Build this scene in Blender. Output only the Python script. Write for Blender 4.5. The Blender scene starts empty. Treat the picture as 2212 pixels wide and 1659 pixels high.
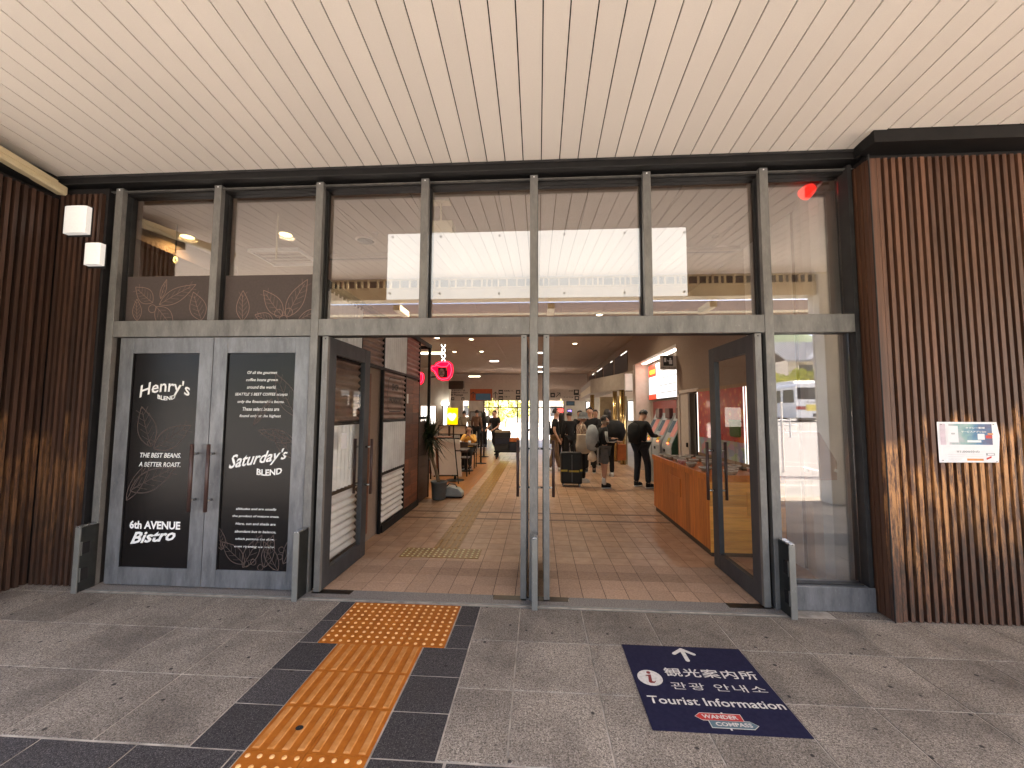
import bpy, bmesh, math, random
from mathutils import Vector, Matrix
R = math.radians
random.seed(7)
scene = bpy.context.scene
# ---------------------------------------------------------------- camera
FPX, YAW, PIT, ROL, CH, CD = 874.4, -0.06365, 0.06938, 0.0051, 1.6188, 3.6067
F = Vector((math.sin(YAW)*math.cos(PIT), math.cos(YAW)*math.cos(PIT), math.sin(PIT)))
Rv = Vector((math.cos(YAW), -math.sin(YAW), 0)); Uv = Rv.cross(F)
R2 = Rv*math.cos(ROL)+Uv*math.sin(ROL); U2 = -Rv*math.sin(ROL)+Uv*math.cos(ROL)
O = Vector((0, -CD, CH))
cam = bpy.data.cameras.new('camera'); co = bpy.data.objects.new('camera', cam); scene.collection.objects.link(co)
m = Matrix((R2, U2, -F)).transposed().to_4x4(); m.translation = O; co.matrix_world = m
cam.sensor_width = 36; cam.lens = FPX/2212*36; cam.clip_start = .05; cam.clip_end = 3000
scene.camera = co
# ---------------------------------------------------------------- world, sun, exposure
SUN_EL, SUN_AZ = R(50), R(-6)      # direction towards the sun, azimuth from +x towards +y
w = bpy.data.worlds.new('World'); scene.world = w; w.use_nodes = True
nt = w.node_tree; bg = nt.nodes['Background']
sky = nt.nodes.new('ShaderNodeTexSky'); sky.sky_type = 'NISHITA'; sky.sun_disc = False
sky.sun_elevation = SUN_EL; sky.sun_rotation = math.pi/2-SUN_AZ; sky.air_density = .7; sky.dust_density = 6.0; sky.ozone_density = .3
nt.links.new(sky.outputs[0], bg.inputs[0]); bg.inputs[1].default_value = .13
sd = bpy.data.lights.new('sun', 'SUN'); sd.energy = 4.0; sd.angle = R(.5); sd.color = (1, .88, .74)
so = bpy.data.objects.new('sun', sd); scene.collection.objects.link(so)
sdir = Vector((math.cos(SUN_EL)*math.cos(SUN_AZ), math.cos(SUN_EL)*math.sin(SUN_AZ), math.sin(SUN_EL)))
so.rotation_euler = sdir.to_track_quat('Z', 'Y').to_euler(); so.location = (10, 10, 30)
scene.view_settings.view_transform = 'Standard'; scene.view_settings.look = 'None'
scene.view_settings.exposure = 3.08; scene.view_settings.gamma = 1
scene.cycles.use_denoising = True
scene.cycles.max_bounces = 10; scene.cycles.diffuse_bounces = 6; scene.cycles.glossy_bounces = 4
scene.cycles.transparent_max_bounces = 16; scene.cycles.sample_clamp_indirect = 4
scene.cycles.caustics_reflective = False; scene.cycles.caustics_refractive = False

def ray(x, y): return F*FPX+R2*(x-1106)-U2*(y-829.5)
def aty(x, y, Y): d = ray(x, y); return O+d*((Y-O[1])/d[1])
def atz(x, y, Z=0): d = ray(x, y); return O+d*((Z-O[2])/d[2])
def atx(x, y, X): d = ray(x, y); return O+d*((X-O[0])/d[0])

# ---------------------------------------------------------------- materials
MATS = {}
EMS = .26
def newmat(name):
    m = bpy.data.materials.new(name); m.use_nodes = True; MATS[name] = m
    return m, m.node_tree, m.node_tree.nodes['Principled BSDF']
def N(nt, t, **kw):
    n = nt.nodes.new('ShaderNode'+t)
    for k, v in kw.items():
        if k.startswith('i_'): n.inputs[int(k[2:])].default_value = v
        else: setattr(n, k, v)
    return n
def coords(nt, sc=(1, 1, 1), rot=(0, 0, 0), kind='Object'):
    tc = N(nt, 'TexCoord'); mp = N(nt, 'Mapping'); nt.links.new(tc.outputs[kind], mp.inputs[0])
    mp.inputs['Scale'].default_value = sc; mp.inputs['Rotation'].default_value = rot
    return mp.outputs[0]
def mixc(nt, fac, a, b, mode='MIX'):
    n = nt.nodes.new('ShaderNodeMix'); n.data_type = 'RGBA'; n.blend_type = mode
    for s, v in ((n.inputs[0], fac), (n.inputs[6], a), (n.inputs[7], b)):
        if isinstance(v, (int, float)): s.default_value = v
        elif isinstance(v, tuple): s.default_value = (*v[:3], 1)
        else: nt.links.new(v, s)
    return n.outputs[2]
def ramp(nt, src, *st):
    r = N(nt, 'ValToRGB'); nt.links.new(src, r.inputs[0]); e = r.color_ramp.elements
    while len(e) < len(st): e.new(.5)
    for k, (p, c) in enumerate(st):
        e[k].position = p; e[k].color = (*(c if isinstance(c, tuple) else (c, c, c)), 1)
    return r.outputs[0]
def noise(nt, vec, scale, detail=4, rough=.6):
    n = N(nt, 'TexNoise'); n.inputs['Scale'].default_value = scale; n.inputs['Detail'].default_value = detail
    n.inputs['Roughness'].default_value = rough; nt.links.new(vec, n.inputs['Vector']); return n.outputs['Fac']
def bump(nt, b, h, strength, dist=.01):
    n = N(nt, 'Bump'); n.inputs['Strength'].default_value = strength; n.inputs['Distance'].default_value = dist
    nt.links.new(h, n.inputs['Height']); nt.links.new(n.outputs[0], b.inputs['Normal'])
def pm(name, c1, c2=None, scale=20, rough=.5, metal=0, bmp=0, stretch=(1, 1, 1), island=0, spec=.5, lo=.35, hi=.65, detail=4, rvar=0, coat=0, emit=None, es=0):
    """mottled procedural surface"""
    m, nt, b = newmat(name)
    c2 = c2 or tuple(x*.8 for x in c1)
    v = coords(nt, stretch); f = noise(nt, v, scale, detail)
    f2 = ramp(nt, f, (lo, 0.), (hi, 1.))
    c = mixc(nt, f2, tuple(c1), tuple(c2))
    if island:
        g = N(nt, 'NewGeometry'); mr = N(nt, 'MapRange'); nt.links.new(g.outputs['Random Per Island'], mr.inputs[0])
        mr.inputs[3].default_value = 1-island; mr.inputs[4].default_value = 1+island
        c = mixc(nt, 1., c, mr.outputs[0], 'MULTIPLY')
    nt.links.new(c, b.inputs['Base Color'])
    b.inputs['Roughness'].default_value = rough; b.inputs['Metallic'].default_value = metal
    b.inputs['Specular IOR Level'].default_value = spec; b.inputs['Coat Weight'].default_value = coat
    if rvar:
        mr = N(nt, 'MapRange'); nt.links.new(f, mr.inputs[0]); mr.inputs[3].default_value = rough-rvar; mr.inputs[4].default_value = rough+rvar
        nt.links.new(mr.outputs[0], b.inputs['Roughness'])
    if bmp: bump(nt, b, f, bmp)
    if emit:
        b.inputs['Emission Color'].default_value = (*emit, 1); b.inputs['Emission Strength'].default_value = es
    return m
def em(name, c, s):
    s *= EMS
    m, nt, b = newmat(name); b.inputs['Base Color'].default_value = (*c, 1)
    b.inputs['Emission Color'].default_value = (*c, 1); b.inputs['Emission Strength'].default_value = s; return m

def granite(name, base, dark, light, stain):
    m, nt, b = newmat(name); v = coords(nt)
    n1 = noise(nt, v, 95, 4, .8); n2 = noise(nt, v, 210, 3, .85); n3 = noise(nt, v, 2.2, 5, .65); n4 = noise(nt, v, 14, 4, .7)
    c = mixc(nt, ramp(nt, n1, (.42, 0.), (.56, 1.)), dark, base)
    c = mixc(nt, ramp(nt, n2, (.56, 0.), (.64, 1.)), c, light)
    g = N(nt, 'NewGeometry'); mr = N(nt, 'MapRange'); nt.links.new(g.outputs['Random Per Island'], mr.inputs[0]); mr.inputs[3].default_value = .8; mr.inputs[4].default_value = 1.14
    c = mixc(nt, 1., c, mr.outputs[0], 'MULTIPLY')
    c = mixc(nt, ramp(nt, n3, (.42, 0.), (.68, stain)), c, (.055, .047, .042))
    c = mixc(nt, ramp(nt, n4, (.64, 0.), (.78, .6)), c, (.05, .045, .04))
    vo = N(nt, 'TexVoronoi'); vo.inputs['Scale'].default_value = 7.5; nt.links.new(v, vo.inputs['Vector']); vo.inputs['Randomness'].default_value = 1
    wv = noise(nt, v, 30, 2); ad = N(nt, 'Math', operation='ADD'); nt.links.new(vo.outputs['Distance'], ad.inputs[0])
    ml = N(nt, 'Math', operation='MULTIPLY'); nt.links.new(wv, ml.inputs[0]); ml.inputs[1].default_value = .12; nt.links.new(ml.outputs[0], ad.inputs[1])
    c = mixc(nt, ramp(nt, ad.outputs[0], (.13, .9), (.165, 0.)), c, (.022, .02, .02))
    nt.links.new(c, b.inputs['Base Color']); b.inputs['Specular IOR Level'].default_value = .2
    mr = N(nt, 'MapRange'); nt.links.new(n2, mr.inputs[0]); mr.inputs[3].default_value = .5; mr.inputs[4].default_value = .9; nt.links.new(mr.outputs[0], b.inputs['Roughness'])
    bump(nt, b, n1, .35, .004); return m
granite('granite', (.31, .27, .227), (.092, .078, .064), (.7, .63, .54), .55)
granite('granite_dark', (.058, .055, .057), (.018, .017, .02), (.24, .22, .21), .25)
pm('mortar', (.52, .475, .415), (.26, .235, .2), 9, .9)
pm('groove_dark', (.03, .025, .022), None, 10, .9)
pm('curb_granite', (.3, .28, .26), (.1, .09, .085), 120, .6)
def woodm(name, a, b_, axis='z', rough=.6, island=.25, grain=9, coat=0, knots=False, bmp=.3):
    m, nt, b = newmat(name); st = {'z': (grain, grain, .6), 'x': (.6, grain, grain), 'y': (grain, .6, grain)}[axis]
    v = coords(nt, st); g = N(nt, 'NewGeometry')
    ad = N(nt, 'VectorMath', operation='ADD'); nt.links.new(v, ad.inputs[0])
    cx = N(nt, 'CombineXYZ'); mm = N(nt, 'Math', operation='MULTIPLY'); nt.links.new(g.outputs['Random Per Island'], mm.inputs[0]); mm.inputs[1].default_value = 37
    for k in range(3): nt.links.new(mm.outputs[0], cx.inputs[k])
    nt.links.new(cx.outputs[0], ad.inputs[1]); v = ad.outputs[0]
    n1 = noise(nt, v, 2.2, 6, .65); n2 = noise(nt, v, 9, 3, .6)
    c = mixc(nt, ramp(nt, n1, (.3, 0.), (.7, 1.)), a, b_)
    c = mixc(nt, ramp(nt, n2, (.5, 0.), (.75, .35)), c, tuple(x*.45 for x in b_))
    if knots:
        vo = N(nt, 'TexVoronoi'); vo.inputs['Scale'].default_value = .9; nt.links.new(v, vo.inputs['Vector'])
        c = mixc(nt, ramp(nt, vo.outputs['Distance'], (.06, .85), (.14, 0.)), c, tuple(x*.22 for x in b_))
    mr = N(nt, 'MapRange'); nt.links.new(g.outputs['Random Per Island'], mr.inputs[0]); mr.inputs[3].default_value = 1-island; mr.inputs[4].default_value = 1+island
    c = mixc(nt, 1., c, mr.outputs[0], 'MULTIPLY')
    nt.links.new(c, b.inputs['Base Color']); b.inputs['Roughness'].default_value = rough; b.inputs['Coat Weight'].default_value = coat; b.inputs['Coat Roughness'].default_value = .25
    if bmp: bump(nt, b, n1, bmp, .004)
    return m, nt, b, c, v, n1, n2
woodm('counter_wood', (.68, .21, .028), (.42, .105, .013), 'z', .5, .18, 7, .15)
woodm('counter_wood_flat', (.9, .45, .09), (.66, .26, .04), 'x', .5, .2, 7, .15, True)
woodm('shop_wood', (.22, .07, .025), (.1, .03, .012), 'y', .55, .45, 8)
woodm('cafe_floor', (.42, .18, .05), (.3, .11, .03), 'y', .35, .2, 8)
woodm('dark_wood', (.06, .03, .018), (.03, .015, .01), 'x', .5, .2, 8)
woodm('pale_wood', (.4, .24, .12), (.3, .17, .08), 'z', .55, .15, 8)
# stained cedar slats; worn golden wood plus reflected light, painted in a ragged low band
def slatm(nm='cedar_slats', wear=1.0):  # wear scales the worn wood together with the painted reflected light
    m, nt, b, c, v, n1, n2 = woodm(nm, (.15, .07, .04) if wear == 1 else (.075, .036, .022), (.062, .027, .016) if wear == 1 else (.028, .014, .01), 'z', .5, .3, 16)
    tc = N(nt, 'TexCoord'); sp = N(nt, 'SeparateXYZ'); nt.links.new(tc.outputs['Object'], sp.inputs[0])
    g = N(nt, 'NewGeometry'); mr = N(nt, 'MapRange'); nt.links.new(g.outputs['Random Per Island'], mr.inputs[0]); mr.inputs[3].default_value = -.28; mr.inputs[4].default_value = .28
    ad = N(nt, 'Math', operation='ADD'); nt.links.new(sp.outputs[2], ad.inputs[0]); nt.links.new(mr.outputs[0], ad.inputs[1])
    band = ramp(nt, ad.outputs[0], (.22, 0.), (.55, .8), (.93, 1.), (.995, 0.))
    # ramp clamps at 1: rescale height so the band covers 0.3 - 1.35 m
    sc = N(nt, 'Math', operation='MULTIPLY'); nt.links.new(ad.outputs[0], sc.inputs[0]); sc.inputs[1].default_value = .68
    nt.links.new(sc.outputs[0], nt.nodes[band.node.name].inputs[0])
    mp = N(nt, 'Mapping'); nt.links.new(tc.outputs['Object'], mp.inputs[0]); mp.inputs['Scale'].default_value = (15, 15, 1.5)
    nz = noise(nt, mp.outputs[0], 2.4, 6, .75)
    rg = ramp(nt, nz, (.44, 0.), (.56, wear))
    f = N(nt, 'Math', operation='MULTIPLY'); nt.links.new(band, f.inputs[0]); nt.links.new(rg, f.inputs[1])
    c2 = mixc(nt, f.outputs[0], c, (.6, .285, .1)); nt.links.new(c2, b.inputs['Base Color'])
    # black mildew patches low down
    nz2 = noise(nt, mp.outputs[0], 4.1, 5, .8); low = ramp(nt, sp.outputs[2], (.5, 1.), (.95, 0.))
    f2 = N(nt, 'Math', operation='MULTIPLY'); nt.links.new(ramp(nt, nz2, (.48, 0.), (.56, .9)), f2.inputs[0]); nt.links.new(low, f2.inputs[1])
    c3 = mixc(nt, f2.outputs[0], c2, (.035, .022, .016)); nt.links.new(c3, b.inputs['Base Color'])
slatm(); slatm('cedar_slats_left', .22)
woodm('cedar_slats_plain', (.12, .055, .03), (.06, .027, .016), 'z', .5, .35, 16)
pm('black_void', (.008, .006, .006), None, 5, .9)
pm('black_metal', (.008, .008, .0085), (.014, .013, .013), 12, .5, 0, 0, rvar=.1, spec=.2)
pm('dark_frame', (.018, .018, .019), (.032, .031, .031), 7, .5, 0, .03, rvar=.1, spec=.25)
# galvanised / grey painted steel with blotchy wear
def steel(name, a, b_, wear, z_stretch=(3, 3, 1), metal=.35, rough=.48):
    m, nt, b = newmat(name); v = coords(nt, z_stretch)
    n1 = noise(nt, v, 3.0, 6, .7); n2 = noise(nt, v, 26, 4, .7)
    c = mixc(nt, ramp(nt, n1, (.3, 0.), (.7, 1.)), a, b_); c = mixc(nt, ramp(nt, n2, (.6, 0.), (.78, .6)), c, wear)
    nt.links.new(c, b.inputs['Base Color']); b.inputs['Metallic'].default_value = metal
    mr = N(nt, 'MapRange'); nt.links.new(n1, mr.inputs[0]); mr.inputs[3].default_value = rough-.14; mr.inputs[4].default_value = rough+.16; nt.links.new(mr.outputs[0], b.inputs['Roughness'])
    bump(nt, b, n2, .08, .003); return m
steel('grey_steel', (.24, .232, .218), (.115, .112, .107), (.42, .4, .37))
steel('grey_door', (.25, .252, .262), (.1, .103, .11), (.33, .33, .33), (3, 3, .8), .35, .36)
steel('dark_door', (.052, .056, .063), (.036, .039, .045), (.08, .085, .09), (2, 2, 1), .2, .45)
steel('guard_steel', (.3, .3, .28), (.19, .19, .18), (.5, .5, .48), (3, 3, 1), .5, .36)
steel('bright_steel', (.55, .54, .52), (.4, .39, .37), (.7, .68, .66), (3, 3, 1), .9, .25)
pm('canopy_board', (.79, .735, .672), (.745, .69, .63), 260, .6, 0, .06, island=.035, spec=.3)
pm('ceiling_gypsum', (.38, .29, .215), (.35, .265, .195), 3, .8)
pm('cream_metal', (.66, .56, .36), (.58, .48, .3), 6, .45)
pm('white_plastic', (.8, .79, .76), (.74, .73, .7), 8, .5)
pm('light_cover', (.82, .8, .77), (.78, .76, .73), 40, .5, emit=(1, .96, .9), es=.05)
pm('concrete', (.78, .75, .68), (.54, .515, .455), 2.6, .85, 0, .2, (1, 1, .45), detail=8, lo=.3, hi=.72)
pm('interior_wall', (.3, .22, .165), (.27, .195, .145), 30, .8, 0, .05)
pm('wall_pale', (.6, .52, .46), (.55, .47, .41), 10, .8)
pm('floor_tile', (.48, .3, .185), (.39, .235, .14), 9, .36, 0, .06, island=.12, rvar=.1, detail=6, spec=.4)
pm('floor_tile_rough', (.5, .34, .235), (.37, .245, .165), 60, .7, 0, .3, island=.1, spec=.25)
pm('floor_tile_dark', (.42, .28, .19), (.31, .2, .135), 50, .7, 0, .3, island=.1, spec=.25)
pm('brown_stripe', (.14, .07, .045), None, 20, .4)
pm('grout', (.045, .027, .018), (.1, .065, .045), 12, .85)
pm('tactile_orange', (.43, .135, .016), (.33, .095, .01), 16, .6, 0, .08, island=.06, detail=7, spec=.2)
pm('tactile_highlight', (.8, .5, .24), (.7, .36, .12), 30, .5, spec=.3)  # paler orange that paints highlights onto the raised dots
pm('tactile_bar', (.52, .235, .075), (.4, .15, .03), 18, .6, detail=8, spec=.2)
pm('tactile_yellow', (.3, .15, .018), (.2, .095, .012), 14, .38)
pm('tactile_ochre', (.4, .21, .035), (.28, .14, .022), 20, .4)
pm('tactile_dot', (.7, .62, .35), (.5, .42, .2), 30, .4)
pm('rubber_plate', (.02, .018, .016), (.05, .035, .025), 8, .3, .6)
pm('sticker_navy', (.011, .011, .036), (.017, .017, .046), 40, .7, detail=6, spec=.15)
pm('sticker_white', (.66, .64, .6), (.5, .47, .43), 45, .6, lo=.45, hi=.7)
pm('sticker_red', (.5, .02, .02), (.38, .02, .018), 30, .5)
pm('sticker_teal', (.1, .17, .2), (.08, .14, .17), 30, .5)
pm('maroon', (.2, .015, .015), None, 20, .6)
pm('film_black', (.006, .005, .005), (.008, .006, .006), 4, .25, spec=.32)
pm('film_grey', (.085, .067, .062), (.075, .058, .054), 50, .6, spec=.2)
pm('film_line', (.24, .15, .115), (.2, .13, .1), 25, .6)
pm('film_line_dim', (.1, .065, .052), (.075, .05, .042), 25, .6)
pm('letter_white', (.88, .87, .85), (.84, .83, .8), 30, .5)
pm('letter_dark', (.03, .028, .028), None, 30, .6)
pm('corrugated_white', (.88, .87, .84), (.7, .68, .65), 3, .42, .05, detail=6)
pm('corrugated_rust', (.3, .22, .185), (.2, .13, .11), 4, .45, .35, detail=6)
pm('corrugated_red', (.32, .15, .12), (.22, .09, .07), 4, .45, .3, detail=6)
pm('leaf', (.028, .045, .018), (.014, .024, .01), 12, .5)
pm('bark', (.28, .2, .12), (.16, .11, .065), 18, .8, 0, .5, (1, 1, 4))
pm('pot_grey', (.11, .12, .125), (.09, .1, .1), 8, .55)
pm('machine_grey', (.4, .42, .43), (.33, .35, .36), 9, .4)
pm('skin', (.5, .28, .19), (.44, .24, .16), 9, .55)
pm('hair', (.012, .009, .008), (.02, .015, .013), 40, .5)
pm('cloth_black', (.005, .005, .006), (.009, .009, .01), 14, .9, 0, .2)
pm('cloth_denim', (.013, .016, .024), (.009, .012, .018), 14, .85, 0, .2)
pm('cloth_grey', (.12, .125, .13), (.09, .095, .1), 14, .85, 0, .2)
pm('cloth_lgrey', (.33, .35, .37), (.26, .28, .3), 9, .8, 0, .2)
pm('cloth_khaki', (.2, .13, .08), (.15, .1, .06), 14, .85)
pm('cloth_cream', (.68, .56, .44), (.58, .47, .36), 10, .85)
pm('cloth_white', (.72, .72, .7), (.6, .6, .58), 14, .8)
pm('cloth_yellow', (.85, .5, .12), (.7, .38, .08), 10, .85)
pm('cloth_brown', (.22, .12, .08), (.15, .08, .05), 10, .85)
pm('cloth_beige', (.3, .24, .18), (.22, .18, .13), 10, .85)
pm('crate_blue', (.01, .014, .035), (.008, .011, .025), 10, .5)
pm('crate_dark', (.009, .01, .013), (.014, .015, .018), 10, .5)
pm('orange_box', (.55, .16, .04), (.42, .11, .03), 10, .6)
pm('cardboard', (.4, .32, .22), (.32, .25, .17), 10, .8)
pm('yellow_strap', (.6, .46, .04), (.3, .24, .05), 60, .6)
pm('red_paint', (.6, .03, .02), (.5, .02, .015), 12, .4)
pm('green_paint', (.03, .09, .05), (.02, .07, .04), 12, .5)
pm('paper_white', (.85, .85, .86), (.8, .8, .82), 20, .5)
pm('orange_print', (.8, .32, .08), None, 20, .5)
pm('grey_print', (.42, .42, .43), None, 20, .6)
pm('pink_print', (.72, .6, .66), None, 20, .5)
pm('asphalt', (.06, .06, .06), (.045, .045, .046), 200, .9)
pm('road_white', (.75, .74, .72), (.6, .6, .58), 30, .7)
pm('pink_paving', (.66, .58, .53), (.56, .5, .46), 12, .8)
pm('plain_ground', (.56, .5, .42), (.5, .44, .37), 2, .9)
pm('bus_white', (.8, .8, .79), (.75, .75, .74), 3, .25)
pm('bus_glass', (.04, .045, .05), None, 3, .08)
pm('roof_tile', (.3, .31, .33), (.2, .21, .23), 5, .5)
pm('plaster', (.62, .58, .5), (.55, .51, .44), 5, .85)
pm('pole_conc', (.42, .38, .34), (.36, .32, .29), 5, .85)
pm('hill_green', (.07, .1, .05), (.04, .065, .035), .09, .95, detail=8)
pm('shrub_leaf', (.45, .42, .05), (.25, .3, .05), 5, .6)
pm('tree_leaf', (.62, .6, .2), (.42, .46, .14), 4, .6)
pm('gold_metal', (.75, .55, .25), (.6, .42, .18), 4, .22, .9)
pm('bowl_glaze', (.45, .42, .3), (.25, .2, .13), 12, .3, coat=.3)
pm('bowl_red', (.55, .1, .1), (.7, .5, .4), 22, .3, coat=.3)
pm('bowl_rim', (.9, .87, .78), (.75, .7, .6), 20, .3)
pm('poster_red', (.42, .03, .02), (.3, .02, .015), 6, .45)
pm('orange_sign', (.5, .1, .025), None, 6, .5)
em('lamp_warm', (1, .82, .55), 12); em('lamp_white', (1, .93, .8), 8); em('downlight_cafe', (1, .74, .26), 4.5)
em('fare_white', (.9, .92, .95), .62); em('fare_red', (1, .05, .02), .8); em('fare_orange', (1, .42, .03), 1.2)
em('poster_yellow', (1, .62, .0), 1.0); em('poster_food', (1, .8, .55), .9); em('poster_light', (1, .9, .78), 1.4); em('screen_blue', (.025, .045, .06), .3)
em('neon_red', (1, .04, .07), 3.2); em('neon_pink', (1, .12, .16), 6); em('neon_white', (.9, 1, .95), 4); em('cup_red', (.85, .0, .02), 1.6)
em('tube_white', (1, .85, .6), 6); em('siren_red', (1, .02, .01), .9); em('filament', (1, .6, .1), 12); em('screen_purple', (.35, .25, .8), 1.2); em('led_red', (1, .1, .02), 6)
em('backlit_white', (.62, .61, .59), .75)
def plaid():
    m, nt, b = newmat('cloth_plaid'); v = coords(nt, (1, 1, 1))
    ck = N(nt, 'TexChecker'); ck.inputs['Scale'].default_value = 17; nt.links.new(v, ck.inputs[0])
    ck.inputs[1].default_value = (.16, .1, .075, 1); ck.inputs[2].default_value = (.55, .46, .38, 1)
    c = mixc(nt, noise(nt, v, 12), ck.outputs[0], (.22, .15, .11)); nt.links.new(c, b.inputs['Base Color']); b.inputs['Roughness'].default_value = .85
plaid()
def busband():
    m, nt, b = newmat('poster_mix'); v = coords(nt, (1, 1, 1))
    vo = N(nt, 'TexVoronoi'); vo.inputs['Scale'].default_value = 9; nt.links.new(v, vo.inputs['Vector'])
    c = ramp(nt, vo.outputs['Distance'], (.08, (.9, .65, .25)), (.16, (.7, .14, .04)), (.45, (.6, .02, .015)), (.75, (.5, .03, .02)))
    nt.links.new(c, b.inputs['Base Color']); b.inputs['Roughness'].default_value = .3; b.inputs['Coat Weight'].default_value = .5
busband()
def photo_print():
    m, nt, b = newmat('banner_print'); v = coords(nt, (1, 1, 1), kind='Object')
    sp = N(nt, 'SeparateXYZ'); nt.links.new(v, sp.inputs[0]); n1 = noise(nt, v, 9, 3)
    ad = N(nt, 'Math', operation='MULTIPLY_ADD'); nt.links.new(sp.outputs[0], ad.inputs[0]); ad.inputs[1].default_value = 2.4; nt.links.new(n1, ad.inputs[2])
    c = ramp(nt, ad.outputs[0], (.05, (.62, .55, .6)), (.35, (.25, .42, .4)), (.62, (.06, .2, .36)), (.85, (.1, .1, .2)))
    nt.links.new(c, b.inputs['Base Color']); b.inputs['Roughness'].default_value = .4
photo_print()
def glassm(name, refl, tint=(1, 1, 1), rough=0.0):
    m = bpy.data.materials.new(name); m.use_nodes = True; MATS[name] = m; nt = m.node_tree; nt.nodes.clear()
    out = N(nt, 'OutputMaterial'); tr = N(nt, 'BsdfTransparent'); gl = N(nt, 'BsdfGlossy'); gl.inputs['Roughness'].default_value = rough
    tr.inputs[0].default_value = (*tint, 1); mx = N(nt, 'MixShader'); lw = N(nt, 'LayerWeight'); pw = N(nt, 'Math', operation='POWER'); nt.links.new(lw.outputs['Facing'], pw.inputs[0]); pw.inputs[1].default_value = 5
    ad = N(nt, 'MapRange'); nt.links.new(pw.outputs[0], ad.inputs[0]); ad.inputs[3].default_value = refl; ad.inputs[4].default_value = .9
    nt.links.new(ad.outputs[0], mx.inputs[0]); nt.links.new(tr.outputs[0], mx.inputs[1]); nt.links.new(gl.outputs[0], mx.inputs[2]); nt.links.new(mx.outputs[0], out.inputs[0])
glassm('glass_upper', .3, (.99, .985, .98)); glassm('glass_low', .22, (.99, .99, .985)); glassm('glass_door', .025, (.995, .995, .99)); glassm('glass_thin', .02)
glassm('sheet_pink', .05, (.8, .62, .58), .2)

# ---------------------------------------------------------------- object helpers
COL = scene.collection
BASE = {}
def wbase(o): return BASE.get(o.name, Vector((0, 0, 0)))
def tagp(o, label=None, cat=None, group=None, kind=None):
    for k, v in (('label', label), ('category', cat), ('group', group), ('kind', kind)):
        if v: o[k] = v
    return o
def thing(name, label, cat, loc=(0, 0, 0), group=None):
    o = bpy.data.objects.new(name, None); COL.objects.link(o); o.location = loc; o.empty_display_size = .1
    BASE[o.name] = Vector(loc); return tagp(o, label, cat, group)
def link_mesh(name, me, m, parent, center=True):
    me.materials.clear(); me.materials.append(MATS[m] if isinstance(m, str) else m)
    o = bpy.data.objects.new(name, me); COL.objects.link(o)
    c = Vector((0, 0, 0))
    if center and len(me.vertices):
        xs = [v.co for v in me.vertices]
        c = Vector((sum((min(v[i] for v in xs), max(v[i] for v in xs)))/2 for i in range(3)))
        c[2] = min(v[2] for v in xs)
        me.transform(Matrix.Translation(-c))
    BASE[o.name] = c
    if parent: o.parent = parent; o.location = c-wbase(parent)
    else: o.location = c
    return o
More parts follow.
